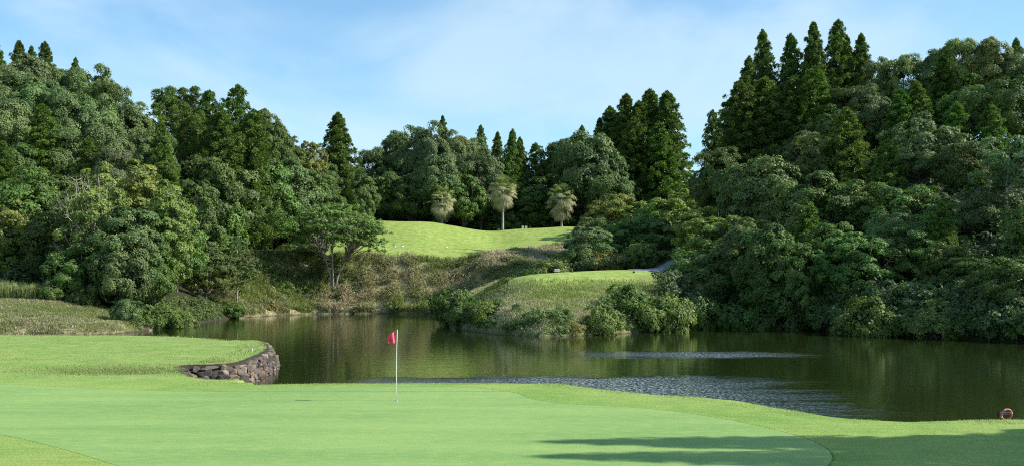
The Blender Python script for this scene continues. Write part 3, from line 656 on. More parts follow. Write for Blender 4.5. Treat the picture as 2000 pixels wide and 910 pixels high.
forest('''
S 664 220 186 92 c|lone pointed conifer on the skyline between left wood and centre wood
D 706 330 180 60 k|small tree squeezed between the lone conifer and the centre wood
D 640 300 178 60 d|dark tree hugging the left flank of the lone conifer
B 735 280 205 80 d|dark tree at the left end of the centre wood skyline
B 762 262 212 70 d|second skyline tree of the centre wood, with a pointed top
B 800 246 208 90 g|grey-green skyline tree left of the tallest grey dome
B 843 240 204 96 b|tallest grey dome of the centre wood
S 871 226 215 34 c|first thin conifer spike above the centre wood
B 898 252 206 80 b|grey dome right of the first conifer spike
B 925 262 210 70 g|rounded tree left of the second conifer spike
S 945 243 216 32 c|second thin conifer spike above the centre wood
S 969 258 212 44 c|short dark conifer beside the second spike
S 995 253 208 52 e|conifer with a sharp tip above the middle palm
S 1019 268 209 46 c|conifer right of the sharp-tipped one, last of the central group
B 940 288 200 96 b|pale blue-grey tree behind the left side of the middle palm
R 1054 280 210 56 d|tufted dark tree in the dip right of the central conifers
R 1078 282 214 50 d|second tufted tree in the dip of the centre skyline
B 1105 264 210 70 d|dark round tree rising from the dip
S 1140 246 214 42 c|small conifer tip at the left foot of the cypress clump
S 1168 232 212 50 c|conifer left of the cypress clump
Q 1198 208 210 64 c|leftmost cypress of the tall clump, lower than the rest
Q 1220 185 208 62 c|second cypress of the tall clump
Q 1246 198 204 60 c|cypress sunk between two taller ones in the tall clump
Q 1274 175 207 74 c|tallest cypress of the clump, seen against blue sky
Q 1304 181 205 76 c|rightmost cypress of the tall clump, with a smooth straight flank
Q 1232 230 200 66 c|cypress in front of the tall clump
Q 1290 240 199 70 c|cypress in front of the tallest two
B 1152 266 198 130 g|big spreading round tree in front of the cypress clump
B 1190 300 196 90 g|round tree under the leftmost cypress
O 722 338 196 80 o|light leafy tree above the left end of the far tee mound
D 765 330 198 90 d|dark tree with leaning bare branches above the tee mound
B 850 300 196 96 g|glossy tree above the left palm
D 800 340 196 90 d|shaded tree left of the left palm
D 905 330 197 90 k|green tree between the left and middle palms
D 1045 345 203 100 d|layered dark tree between the middle and right palms
D 1100 320 205 90 d|dark tree behind the right palm
O 1160 340 202 90 k|tree with sunny layers right of the right palm
D 690 380 194 80 d|low dark tree at the left corner of the tee mound
D 750 390 204 90 d|low shaded tree behind the crest of the tee mound
D 830 385 204 90 d|low shaded tree just left behind the left palm
D 940 385 203 100 d|low dark tree right behind the middle palm
D 1015 385 203 90 d|low dark tree right of the middle palm
O 1196 374 177 104 y|light bamboo-like tree right of the right palm
O 1245 385 174 110 y|feathery pale tree below the cypress clump
O 1300 378 168 110 y|pale green tree under the rightmost cypress
O 1340 362 172 80 y|yellowish tree filling the sky notch beside the right wood
D 1365 350 186 50 d|little dark treetop in the sky notch
O 1150 432 134 110 b|blue-green shrubby tree on the promontory's back edge
O 1205 425 142 90 k|leafy tree behind the yellow bush
D 1255 408 145 100 k|rounded thicket tree above the thin white stems
O 1168 420 168 84 k|tree at the right end of the far tee mound, shading its right shoulder
O 1300 425 141 100 k|low tree beside the cart path's left side
''', 'of the centre wood')
forest('''
R 1397 215 150 50 d|narrow tufted tree on the sheer left edge of the right wood
R 1420 192 152 66 d|second tufted tree on the left edge of the right wood
S 1462 110 152 80 d|broad conifer on the left shoulder of the right wood skyline
S 1499 60 156 70 c|first tall spire of the right wood
S 1546 69 154 74 c|second spire, slightly blunt, of the right wood
S 1588 43 152 74 c|third spire, left one of the tallest pair
S 1624 39 154 74 c|highest spire of the right wood
S 1649 71 158 54 c|thin spire tucked right of the highest one
S 1674 68 154 70 c|last spire of the right wood before the round crowns
R 1440 160 144 90 c|dark cedar below the broad shoulder conifer
R 1490 150 144 96 c|cedar with lit tufts under the first spire
R 1545 150 142 90 c|cedar with lit tufts under the second spire
R 1590 130 142 90 c|golden-tufted cedar under the tallest pair
B 1660 160 142 110 d|dark round tree under the last spire
B 1712 112 150 80 g|first round crown right of the spires
B 1765 98 148 100 o|olive round crown on the right skyline
B 1825 88 146 80 g|skyline crown left of the highest dome
B 1880 64 140 96 o|highest olive dome on the right skyline
B 1930 68 138 100 o|wide olive crown beside the highest dome
S 1990 74 146 50 c|dark conifer tip near the right picture edge
B 1985 92 136 90 g|crown at the right picture edge below the conifer tip
B 2060 80 130 130 g|tree beyond the right edge on the ridge
S 1845 110 138 70 c|dark pointed conifer in front of the skyline crowns
B 1700 165 138 100 g|crown with bare gaps in the upper right wood
S 1755 175 134 80 e|lit conifer under the olive round crown
S 1800 158 134 76 e|green conifer in the upper middle of the right wood
B 1900 160 130 120 k|wide crown under the highest dome
B 1970 150 126 130 d|dark crown under the right edge tree
B 1630 215 134 100 d|round dark tree left of the big central conifer
S 1655 213 126 130 e|big central conifer of the right wood, sunlit tufts on its top
S 1733 272 118 96 e|dark conifer right of the big central conifer
B 1795 236 120 150 b|wide silvery tree in the middle of the right wood
S 1865 200 124 90 e|conifer right above the silvery tree
S 1935 205 122 90 e|conifer with bright tufts above the white-limbed tree
D 1880 290 114 120 d|shaded tree right of the silvery tree
B 1405 280 140 110 d|dark tree low on the left edge of the right wood
D 1500 295 126 160 b|large round blue-green tree on the left flank of the right wood
D 1440 310 134 100 k|green tree left of the large round blue-green one
D 1565 255 132 100 d|dark tree above the large round blue-green one
O 1590 275 124 80 o|yellow-tipped tree left of the big central conifer
V 1965 262 98 130 b|pale tree with bare white limbs at the right edge
V 2040 250 100 140 b|neighbour of the white-limbed tree, cut by the right edge
O 1360 385 122 120 y|light yellow-green tree over the cart path
O 1415 380 117 130 y|pale sprigged tree at the left front of the right wood
D 1480 395 112 130 k|leafy tree right of the pale sprigged one
D 1540 350 116 120 d|dark tree under the large round one
D 1600 370 110 130 d|dark hollow tree below the big central conifer
R 1650 350 113 130 d|lower shaded cedar in front of the big central conifer
D 1700 385 106 120 k|leafy tree with arching sprays, centre of the right shore slope
D 1765 360 104 120 k|tree with a bare crooked limb under the silvery tree
D 1820 350 104 110 d|dark tree left of the low glossy tree
D 1870 385 98 130 k|low glossy tree in the right half of the slope
D 1930 370 95 110 b|tree under the white-limbed tree's canopy
D 2020 400 92 130 k|tree at the right edge above the pond
D 1372 450 113 120 k|shore tree beside the cart path end
D 1440 470 107 120 d|shaded shore tree left of the big dark gap
D 1500 460 104 120 d|tree over the darkest gap on the right shore
O 1560 480 102 110 k|tree with hanging sprays right of the dark gap
D 1620 450 103 130 k|broad fern-leaved tree on the right shore
O 1680 480 98 130 k|layered tree leaning over the water, mid right shore
D 1735 450 96 120 k|tree above the two drooping shore bushes
O 1790 470 93 130 k|maple-like tree with light sprays over the right shore
D 1850 465 90 120 d|tree left of the bare grey twigs
O 1910 480 87 120 k|tree with bare grey twigs near the right edge
D 1970 470 85 130 d|shore tree close to the right edge
D 2050 460 84 140 d|shore tree outside the right edge
S 1578 400 107 84 e|young conifer standing among the leafy trees above the dark gap
B 1748 410 101 104 g|rounded grey-green tree in the middle of the right shore slope
S 1835 392 97 70 c|dark young conifer poking out above the brightest drooping bush
B 1450 430 108 96 g|dusty rounded tree behind the shaded shore tree
S 1905 330 104 80 c|dark conifer below the pale tree with bare white limbs, to its left
O 2120 380 96 160 k|tall tree outside the right edge
''', 'of the right wood')
forest('''
K 882 556 112 84 k|rounded leafy bush at the promontory's left tip over the inlet
K 905 590 103 70 k|dark bush leaning over the water at the promontory's left corner
K 962 582 97.5 84 o|pale-leaved bush at the water below the promontory's left slope
K 930 588 99 60 k|green bush between the tip bush and the pale-leaved bush
K 990 544 109 74 e|bright green bush on the left shoulder of the promontory
K 945 572 108 70 e|vine-covered bush on the left slope of the promontory
K 1010 618 91.8 56 k|low bush at the water's edge left of the promontory's middle
K 1118 622 91.2 60 a|low straggly bush at the promontory's front foot
K 1178 600 92 76 o|light leafy bush in front of the promontory, at the water
K 1222 556 97 84 k|tall dark bush with upright shoots on the promontory's right slope
K 1262 590 96 64 o|bush with pale shoots between the tall dark bush and the widest bush
K 1300 570 97.5 110 o|widest pale-leaved bush on the promontory's right side
K 1356 572 102.5 92 k|shaded bush where the promontory meets the right wood
K 1075 502 124 76 o|clipped-looking bush behind the small white sign
K 1040 520 121 50 d|dark low bush in the gully left of the clipped-looking bush
K 1185 488 129 76 a|yellow-orange bush beside the mown promontory top
K 1140 478 131 70 k|green bush under the blue-green shrubby tree
K 1250 470 131 76 k|bush with thin white stems left of the cart path
K 101 546 102.5 60 k|round bush right of the reed hedge
K 160 560 103 70 d|dark bush between the round bush and the bank top
K 244 586 98 58 b|bluish bush at the right end of the straw bank
K 322 594 103.5 82 e|bright big-leaved bush on the left shore
K 292 606 100.5 56 e|smaller big-leaved bush next to the life ring
K 362 612 110 56 o|pale low bush on the left shore right of the big-leaved ones
K 452 585 127.5 54 e|bush at the foot of the spindle-shaped tree
K 520 582 138.5 70 a|straggly grassy bush at the left foot of the mid bank
K 545 534 145 84 e|sunlit creeping bush on the shaded part of the mid bank
K 480 560 139 60 k|bush behind the forked sapling
K 500 488 157 64 k|bush at the left end of the mown terrace strip
K 560 470 159 60 d|dark bush under the glossy tree behind the terrace strip
K 612 470 160 50 a|tall grassy bush behind the flat-topped tree
K 1432 588 103.2 84 k|shore bush at the foot of the shaded shore tree
K 1492 594 103.3 84 k|shore bush under the darkest gap
K 1556 592 101.5 90 d|dark shore bush right of the darkest gap
K 1618 588 98 86 k|shore bush below the fern-leaved tree
K 1396 600 104 60 d|small dark bush touching the promontory's right end
K 1702 584 90.5 116 e|drooping fresh green bush over the water, mid right shore
K 1760 604 89.5 80 k|olive bush between the two drooping ones
K 1832 588 87 118 o|brightest drooping bush over the water, with pale star-like leaves
K 1896 606 85 80 k|dim bush right of the brightest drooping one
K 1944 612 83.5 74 b|bluish bush near the right end of the shore
K 1994 600 82 80 k|bush at the right picture edge over the water
K 2060 600 81 90 k|shore bush beyond the right edge
K 850 428 196 34 k|small bush behind the left palm's trunk
K 900 425 207 60 d|bush in the dark dip between left and middle palms
K 948 420 206 50 k|upright bush left of the middle palm's trunk
K 1020 420 203 60 k|ivy-topped bush right of the middle palm's trunk
K 1062 418 203 56 k|bush left of the right palm's trunk
K 1130 418 202 56 k|bush right of the right palm's trunk
K 1010 466 156 0.1 k|x
'''.replace('K 1010 466 156 0.1 k|x\n', ''), 'of the shores and banks')

# forest undergrowth: uncountable low leaves that close the wood's floor
rg = np.random.RandomState(17)
def in_open(x, y, m=0.5):
    r = np.zeros(x.shape, bool)
    for P_ in (MOUND, DRYM, DRYL, PEN): r |= sdp(x, y, P_) < m
    r |= sdp(x, y, PATHS) < 1.2
    return r
def tufts(name, x, y, h0, h1, r0, r1, nl, L, lw, col, mat_=None):
    z = zf(x, y); n = len(x); R = rg.uniform(r0, r1, n)
    Cn = np.stack([x, y, z+rg.uniform(h0, h1, n)], -1)
    o = unit(np.stack([rg.normal(0, .5, n), -0.5+rg.normal(0, .4, n), np.full(n, .8)], -1))
    p = leafset(Cn, R, o, nl, L, lw, rg, spread=.9, flat=.75, tint0=np.clip(.45+.6*vnoise(x, y, .5, 51)+rg.normal(0, .12, n), 0, 1))
    ob = link(name, leaf_mesh(name, [p]), M_leaf, kind='stuff', color=(*col, 1)); return ob
x = rg.uniform(-110, 110, 60000); y = rg.uniform(80, 245, 60000)
m = (np.abs(x/y*F) < 1130)&(sdp(x, y, LAKE) > 0.6)&(~in_open(x, y)); x, y = x[m], y[m]
open_left = (x/y*F+1000 > 330)&(x/y*F+1000 < 480)&(y < 138)
k = ~open_left | (rg.uniform(0, 1, len(x)) < .12); x, y = x[k][:11000], y[k][:11000]
tufts('undergrowth', x, y, 0.1, 1.3, .6, 1.2, 34, .42, .22, (.055, .095, .036))
x = rg.uniform(-70, 45, 9000); y = rg.uniform(203, 226, 9000); m = (x/y*F+1000 > 640)&(x/y*F+1000 < 1380); x, y = x[m], y[m]
tufts('far_thicket', x, y, 0.5, 4.6, .7, 1.3, 34, .45, .24, (.040, .072, .026))
# bank foliage hanging to the water along the right shore
SR = np.array([q for q, p in zip(far_w, far) if p[0] >= 1330 and p[0] <= 2300])
q = along(SR, 1500, -3.2, 3.2, rg); m = sdp(q[:, 0], q[:, 1], LAKE) > -0.9
q = q[m]; x, y = q[:, 0], q[:, 1]; sdq = sdp(x, y, LAKE)
zz = np.maximum(zf(x, y), 0); 
Cn = np.stack([x, y, zz+.75+rg.uniform(0, 1.3, len(x))], -1)
link('shore_foliage', leaf_mesh('shore_foliage', [leafset(Cn, rg.uniform(.5, .95, len(x)), unit(np.stack([rg.normal(0, .5, len(x)), -.7+rg.normal(0, .3, len(x)), np.full(len(x), .6)], -1)), 60, .30, .16, rg, flat=.6, spread=.8)]), M_leaf, kind='stuff', color=(.06, .115, .038, 1))
# creeping green weeds on the shaded part of the mid bank and the left shore
x, y = scatter_poly(pw([(490, 134), (560, 139), (720, 142), (700, 151), (600, 152), (505, 150)]), 650, rg, lambda x, y, r: vnoise(x, y, 1.4, 61) > -0.05)
tufts('bank_weeds', x, y, 0.0, .35, .25, .55, 34, .22, .12, (.075, .13, .04))
x, y = scatter_poly(pw([(255, 97), (300, 98.8), (345, 102.5), (400, 113), (480, 128), (480, 133), (400, 124), (330, 112), (255, 106)]), 700, rg)
tufts('shore_weeds', x, y, 0.0, .3, .2, .45, 34, .18, .10, (.11, .17, .05))
x, y = scatter_poly(pw([(868, 113), (905, 93.5), (1100, 88), (1250, 91), (1420, 99), (1400, 106), (1200, 97), (1050, 95), (960, 101), (900, 112)]), 420, rg, lambda x, y, r: (vnoise(x, y, 1.5, 63) > 0)&(z_land(x, y)*0+sdp(x, y, LAKE) < 2.6))
tufts('promontory_weeds', x, y, 0.05, .6, .25, .55, 40, .2, .1, (.09, .14, .045))
# reeds
RH = pw([(-300, 101.5), (70, 101.5), (78, 104), (-300, 104.5)])
x = rg.uniform(RH[:, 0].min(), RH[:, 0].max(), 16000); y = rg.uniform(101.3, 104.4, 16000); m = inside(x, y, RH); x, y = x[m], y[m]
o = blades('reed_hedge', x, y, 1, 1.35, .05, .5, 0.22, rg, tintb=.55); o['kind'] = 'thing'; o['label'] = 'long pale green hedge of reeds along the top of the straw bank'; o['category'] = 'reed hedge'

# ---------------------------------------------------------------- flat-topped tree on the mid bank
def flat_tree():
    rng = np.random.RandomState(5); bx, by = X(651, 147.2), 147.2; bz = z1(bx, by)
    top = Zp(403, by)-bz; Rw = 6.2
    pads = []
    for i in range(84):
        a = i*2.399; r = Rw*math.sqrt((i+.5)/84)*rng.uniform(.85, 1.08); 
        zt = top-.5-(r/Rw)**2.2*3.4+rng.normal(0, .35)
        pads.append((r*math.cos(a), r*math.sin(a)*.9, zt))
    for i in range(66):
        a = rng.uniform(0, 6.28); r = Rw*rng.uniform(.45, 1.0); pads.append((r*math.cos(a), r*math.sin(a)*.9, top-rng.uniform(3.0, 6.3)*(.6+.4*r/Rw)))
    pads = np.array(pads); pads[:, 0] += .4+.05*(top-pads[:, 2])*1.0
    parts = []
    for p in pads:
        n = 9; d = rng.normal(0, 1, (n, 3))*[.62, .62, .10]; rad = rng.uniform(.28, .46, n)
        parts.append(leafset(p+d, rad, unit(np.stack([d[:, 0], d[:, 1], np.full(n, .9)], -1)), 46, .24, .10, rng, up=.6, flat=.5, tint0=np.clip(rng.uniform(.3, .75)+rng.normal(0, .12, n), 0, 1)))
    m = MB(); stems = []
    for (tx, ty, tz) in ((-2.0, .3, 6.2), (-.25, -.2, 7.4), (2.6, .2, 5.4)):
        c = [np.array([tx*.05, ty*.05, -.5]), np.array([tx*.22, ty*.3, tz*.33]), np.array([tx*.55, ty*.7, tz*.68]), np.array([tx, ty, tz])]
        m.tube(c, [.17, .13, .10, .07], 7); stems.append(c)
    for i, p in enumerate(pads):
        s = min(stems, key=lambda c: np.linalg.norm(c[3][:2]-p[:2]))
        b = s[2]*(1-(q_ := rng.uniform(0, 1)))+s[3]*q_; m.tube(curve_to(b, p, rng, -.2, .25), [.055, .045, .035, .028, .015], 4)
    r = link('flat_topped_tree', None, loc=(bx, by, bz), label='flat-topped spreading tree with three pale stems on the dry mid bank', cat='tree')
    link('crown', leaf_mesh('flat_crown', parts), M_leaf, parent=r, color=(.125, .20, .052, 1))
    link('trunk', m.mesh('flat_trunk', True), M_bark, parent=r, color=(.36, .33, .28, 1))
flat_tree()
def bare_sapling(px, Y, top, seed, label):
    rng = np.random.RandomState(seed); x = X(px, Y); z = z1(x, Y); h = Zp(top, Y)-z; m = MB(); parts = []
    m.tube([[0, 0, -.4], [.06, 0, h*.12], [-.03, 0, h*.3], [.1, 0, h*.55], [.05, 0, h]], [.12, .1, .085, .06, .02], 6)
    n = 34
    for i in range(n):
        t = rng.uniform(.28, 1); a = i*2.4; r = (1.9*(1-abs(t-.55))+.3)*rng.uniform(.6, 1.1); p = np.array([math.cos(a)*r, math.sin(a)*r, h*t+.2])
        m.tube([[.05, 0, h*t-.5], p*.6+np.array([0, 0, h*t*.4-.05]), p], [.03, .02, .01], 4)
        d = rng.normal(0, .35, (7, 3)); parts.append(leafset(p+d, np.full(7, .38), unit(d+[0, 0, .6]), 30, .24, .12, rng, flat=.6, tint0=np.full(7, rng.uniform(.3, .8))))
    r = link('sapling', None, loc=(x, Y, z), label=label, cat='tree')
    link('crown', leaf_mesh('sapling_crown', parts), M_leaf, parent=r, color=(.075, .13, .045, 1)); link('trunk', m.mesh('sapling_trunk', True), M_bark, parent=r, color=(.36, .33, .27, 1))
bare_sapling(463, 129.6, 478, 3, 'forked sapling with a thin pale trunk standing at the pond edge by the mid bank')

# ---------------------------------------------------------------- palms
def palm(px, Y, top, crown_px, clear, seed, label, base_z=None):
    rng = np.random.RandomState(seed); x = X(px, Y); z = z1(x, Y); h = Zp(top, Y)-z; Rc = crown_px/2/F*Y
    Vt, Ft, T, D = {0: [], 1: []}, {0: [], 1: []}, {0: [], 1: []}, {0: [], 1: []}; n_ = {0: 0, 1: 0}
    m = MB(); m.tube([[0, 0, -.5], [0, 0, .25], [.03, 0, h*.4], [0, 0, h*.86]], [.30, .22, .18, .17], 10)
    hub = h-Rc*.95; nf = 120
    for i in range(nf):
        t = i/(nf-1); el = math.radians(84-150*t**.85+rng.normal(0, 13)); a = i*2.399+rng.normal(0, .5)
        dv = np.array([math.cos(a), math.sin(a), 0]); up = np.array([0, 0, 1.])
        base = np.array([0, 0, hub+.25-t*(hub-clear*h)*.55]); L = Rc*(.62 if t < .5 else .62-.22*(t-.5))*rng.uniform(.6, 1.2)
        d = dv*math.cos(el)+up*math.sin(el); tip = base+d*L; g = 0 if t < .36 else 1
        # petiole
        s = unit(np.cross(d, up))*.02
        def quad(a_, b_, c_, d_, tt, dd):
            Vt[g] += [a_, b_, c_, d_]; Ft[g].append([n_[g], n_[g]+1, n_[g]+2, n_[g]+3]); n_[g] += 4; T[g].append(tt); D[g].append(dd)
        tint = rng.uniform(.35, 1); dr = np.clip(.12+1.0*t+rng.normal(0, .12), 0, 1)*(.2 if t < .34 else .72)
        quad(base-s, base+s, tip+s, tip-s, tint, dr)
        fd = rng.normal(0, .15); side = unit(np.cross(d, up)+1e-6); nrm = unit(np.cross(side, d))
        for k in range(15):
            f = (k-7)/7*1.25; sd = unit(d*math.cos(f)+side*math.sin(f)); l = Rc*rng.uniform(.42, .55)
            p0 = tip; p1 = p0+sd*l*.5-up*.06*l; p2 = p0+sd*l*.8-up*(.36+.2*t+fd)*l; wv = unit(np.cross(sd, nrm))*.045
            tt = np.clip(tint+rng.normal(0, .15), 0, 1)
            quad(p0-wv*.3, p0+wv*.3, p1+wv, p1-wv, tt, dr); quad(p1-wv, p1+wv, p2+wv*.25, p2-wv*.25, tt, dr)
    r = link('palm_tree', None, loc=(x, Y, z), label=label, cat='palm', group='palms on the far tee ridge')
    link('trunk', m.mesh('palm_trunk', True), M_bark, parent=r, color=(.40, .36, .31, 1))
    for g, nm in ((0, 'crown'), (1, 'dead_fronds')):
        link(nm, mesh_np(nm, np.array(Vt[g]), np.array(Ft[g]), 4, {'tint': ('FACE', np.array(T[g])), 'dry': ('FACE', np.array(D[g]))}), M_blade, parent=r)
palm(863, 191.5, 361, 58, .34, 1, 'left palm of the far ridge, smallest, its trunk foot hidden by the grass crest')
palm(982, 190.5, 343, 62, .58, 2, 'middle palm of the far ridge, tallest, with its whole pale trunk in view')
palm(1097, 193, 357, 64, .38, 3, 'right palm of the far ridge, its shaggy crown hiding nearly all the trunk')

# ---------------------------------------------------------------- stone wall of the lobe
import bmesh
def rock(bm, c, d, rng, rz, tilt=0.0, tint=None, lay=None):
    b2 = bmesh.new()
    for i in range(15):
        v = rng.uniform(-1, 1, 3); v = v/np.max(np.abs(v))**rng.uniform(.75, 1.0); v = np.clip(v, -1, 1)*(1-.12*rng.uniform(0, 1, 3))
        b2.verts.new(v*np.array(d)/2)
    r = bmesh.ops.convex_hull(b2, input=b2.verts); bmesh.ops.delete(b2, geom=[g for g in r['geom_interior'] if isinstance(g, bmesh.types.BMVert)], context='VERTS')
    bmesh.ops.bevel(b2, geom=list(b2.edges), offset=.012, segments=1, affect='EDGES')
    cz, sz = math.cos(rz), math.sin(rz); mp_ = {}
    for v in b2.verts:
        x, y, z = v.co; y, z = y*math.cos(tilt)-z*math.sin(tilt), y*math.sin(tilt)+z*math.cos(tilt)
        mp_[v] = bm.verts.new((c[0]+x*cz-y*sz, c[1]+x*sz+y*cz, c[2]+z))
    for f in b2.faces:
        try: nf = bm.faces.new([mp_[v] for v in f.verts]); nf[lay] = tint
        except ValueError: pass
    b2.free()
def stone_wall():
    rng = np.random.RandomState(12); bm = bmesh.new(); lay = bm.faces.layers.float.new('tint')
    P_ = [WALL[0]+np.array([-.5, .0])]+list(WALL); P_ = np.array(P_); sl = np.linalg.norm(np.diff(P_, axis=0), axis=1); cum = np.append(0, np.cumsum(sl)); tot = cum[-1]
    def at(s):
        i = min(np.searchsorted(cum, s, 'right')-1, len(sl)-1); t = (s-cum[i])/sl[i]; d = (P_[i+1]-P_[i])/sl[i]; return P_[i]*(1-t)+P_[i+1]*t, d
    for row, (zc, off) in enumerate(((-.12, -.10), (.12, .0), (.34, .10), (.54, .20), (.72, .30))):
        s = rng.uniform(0, .3)
        while s < tot:
            w = rng.uniform(.28, .60); hh = rng.uniform(.30, .40); p, d = at(min(s+w/2, tot-.01)); n = np.array([d[1], -d[0]]); inn = -n   # land lies to the left of travel
            if sdp(np.array([p[0]+inn[0]*.6]), np.array([p[1]+inn[1]*.6]), LAKE)[0] < 0: inn = n
            rise = 1.0 if s > .8 else .6+.4*s/.8
            if zc > .8 and rng.uniform() < .3: s += w; continue
            c = p+inn*(off+.04+rng.normal(0, .02)); rock(bm, (c[0], c[1], zc*rise+rng.normal(0, .025)), (w*1.16, rng.uniform(.38, .55), hh), rng, math.atan2(d[1], d[0])+rng.normal(0, .04), rng.normal(0, .06), rng.uniform(0, 1), lay)
            s += w*.97
    me = bpy.data.meshes.new('stone_wall'); bm.to_mesh(me); bm.free(); return me
def b_stone(nn, t):
    at = nn('ShaderNodeAttribute', attribute_name='tint').outputs['Fac']; g = nn('ShaderNodeNewGeometry'); P = g.outputs['Position']
    cr = nn('ShaderNodeValToRGB', {0: at}); e = cr.color_ramp; e.interpolation = 'CONSTANT'
    cols = [(0, (.075, .062, .06)), (.28, (.11, .095, .088)), (.46, (.18, .145, .12)), (.62, (.06, .052, .052)), (.78, (.26, .19, .12)), (.90, (.30, .26, .20)), (.96, (.24, .13, .07))]
    e.elements[0].color = c4(*cols[0][1]); e.elements[1].position = cols[1][0]; e.elements[1].color = c4(*cols[1][1])
    for p_, c in cols[2:]: q = e.elements.new(p_); q.color = c4(*c)
    n1_ = noise(nn, P, 5, 6, .7); n2_ = noise(nn, P, 14, 5, .7, 1.5)
    c = mixc(nn, mrange(nn, n1_, .5, .68, 0, .75), mixc(nn, 1.0, cr.outputs[0], c4(.74, .70, .64), 'MULTIPLY'), c4(.16, .11, .07))
    c = mixc(nn, mrange(nn, n2_, .60, .72, 0, .8), c, c4(.42, .38, .33)); c = mixc(nn, mrange(nn, n2_, .44, .3, 0, .7), c, c4(.03, .027, .03))
    bp = nn('ShaderNodeBump', {'Strength': .9, 'Distance': .03, 'Height': n2_})
    return nn('ShaderNodeBsdfPrincipled', {'Base Color': c, 'Roughness': .8, 'Normal': bp.outputs[0]}).outputs[0]
link('stone_wall', stone_wall(), mat('stone', b_stone), label='low dry stone retaining wall of dark rough stones round the grass lobe', cat='stone wall')

# ---------------------------------------------------------------- flagstick and hole
M_white = simple('white_paint', (.78, .77, .73), .45, .05); M_red = simple('red_cloth', (.85, .10, .17), .75, .06, 20)
M_black = simple('black_plastic', (.02, .022, .03), .35, .1); M_wood = simple('stake_wood', (.42, .30, .17), .8, .2, 30)
M_dark = simple('dark_metal', (.03, .03, .03), .5); M_blue = simple('blue_paint', (.05, .12, .30), .5)
fx, fy = X(774, 33.97), 33.97; fz = z1(fx, fy)+.016
fr = link('golf_flagstick', None, loc=(fx, fy, fz), label='white flagstick with a limp pink-red flag standing in the putting green', cat='golf flag')
m = MB(); m.tube([[0, 0, -.10], [.004, 0, .9], [.012, 0, 1.6], [.03, 0, 2.19]], [.0125, .012, .011, .009], 10); link('pole', m.mesh('pole', True), M_white, parent=fr)
nu, nv = 16, 12; V = []
for i in range(nu):
    u = i/(nu-1)
    for j in range(nv):
        v = j/(nv-1)
        xx = -.02-.25*u*(1-.35*v*(1-u))+.03*math.sin(v*5+u*3)*u; yy = .07*math.sin(u*9+v*2.2)*min(1, u*4); zz = 2.185-.42*v-.17*u*(1-v)**1.3-.02*u+.03*v*u
        V.append((xx+.012*(1-v), yy, zz))
Vb = [(a, b+.004, c) for a, b, c in V]; Fq = []
o_ = nu*nv
for i in range(nu-1):
    for j in range(nv-1): a = i*nv+j; Fq += [(a, a+1, a+nv+1, a+nv), (a+o_, a+nv+o_, a+nv+1+o_, a+1+o_)]
for i in range(nu-1): a = i*nv; Fq += [(a, a+nv, a+nv+o_, a+o_)]; a = i*nv+nv-1; Fq += [(a+nv, a, a+o_, a+nv+o_)]
for j in range(nv-1): a = j; Fq += [(a+1, a, a+o_, a+1+o_)]; a = (nu-1)*nv+j; Fq += [(a, a+1, a+1+o_, a+o_)]
link('flag', mesh_np('flag', V+Vb, Fq, 4, smooth=True), M_red, parent=fr)
m = MB(); th = np.arange(24)*2*math.pi/24; ring = lambda r, z: np.stack([np.cos(th)*r, np.sin(th)*r, np.full(24, z)], -1)
V = np.concatenate([ring(.058, .005), ring(.054, .005), ring(.054, -.012)]); Fq = [[k*24+j, k*24+(j+1) % 24, (k+1)*24+(j+1) % 24, (k+1)*24+j] for k in range(2) for j in range(24)]
m.add(V, Fq); V2 = np.vstack([ring(.054, .0045), [[0, 0, .0045]]]); m2 = MB(); m2.add(V2, [[j, (j+1) % 24, 24, j] for j in range(24)])
hr = link('golf_hole', None, loc=(fx, fy, fz), label='small dark cup hole in the putting green at the foot of the flagstick', cat='golf hole')
link('rim', m.mesh('rim'), M_white, parent=hr); link('cup', m2.mesh('cup'), M_dark, parent=hr)

# ---------------------------------------------------------------- life rings, signs, tee markers, stakes
def torus(R, r, n=36, k=12):
    a = np.arange(n)*2*math.pi/n; b = np.arange(k)*2*math.pi/k; A, B = np.meshgrid(a, b, indexing='ij')
    V = np.stack([(R+r*np.cos(B))*np.cos(A), r*np.sin(B), (R+r*np.cos(B))*np.sin(A)], -1).reshape(-1, 3)
    return V, [[i*k+j, ((i+1) % n)*k+j, ((i+1) % n)*k+(j+1) % k, i*k+(j+1) % k] for i in range(n) for j in range(k)]
def b_ring(nn, t):
    g = nn('ShaderNodeTexCoord'); s = nn('ShaderNodeSeparateXYZ', {0: g.outputs['Object']})
    an = mth(nn, 'ARCTAN2', s.outputs[2], s.outputs[0]); st = mth(nn, 'SINE', mth(nn, 'MULTIPLY', an, 4.0))
    c = mixc(nn, mrange(nn, st, .75, .8), c4(.48, .09, .065), c4(.55, .40, .34)); n = noise(nn, g.outputs['Object'], 25, 4, .6)
    c = mixc(nn, mrange(nn, n, .5, .7, 0, .4), c, c4(.66, .30, .24))
    return nn('ShaderNodeBsdfPrincipled', {'Base Color': c, 'Roughness': .55}).outputs[0]
M_ring = mat('life_ring', b_ring)
x, y = X(1966, 30.9), 30.9; z = max(z1(x, y), .3)
r = link('life_ring', None, loc=(x, y, Zp(809, y)), label='faded red ring leaning before a black rack on the near bank', cat='life ring')
V, Fq = torus(.155, .028); m = MB(); m.add(V, Fq); o = link('ring', m.mesh('ring', True), M_ring, parent=r); o.rotation_euler = (math.radians(12), 0, .15); 
r = link('ring_rack', None, loc=(x, y+.12, Zp(809, y)), label='black slatted rack behind the faded red ring on the near bank', cat='rack')
m = MB()
for zz in (-.045, .0, .045, .09): m.box((.03, 0, zz), (.48, .03, .034))
link('slat_panel', m.mesh('slat_panel'), M_black, parent=r)
m = MB()
for xx in (-.18, .24): m.box((xx, .03, -.12), (.035, .03, .46))
link('post', m.mesh('post'), M_black, parent=r)
m = MB()
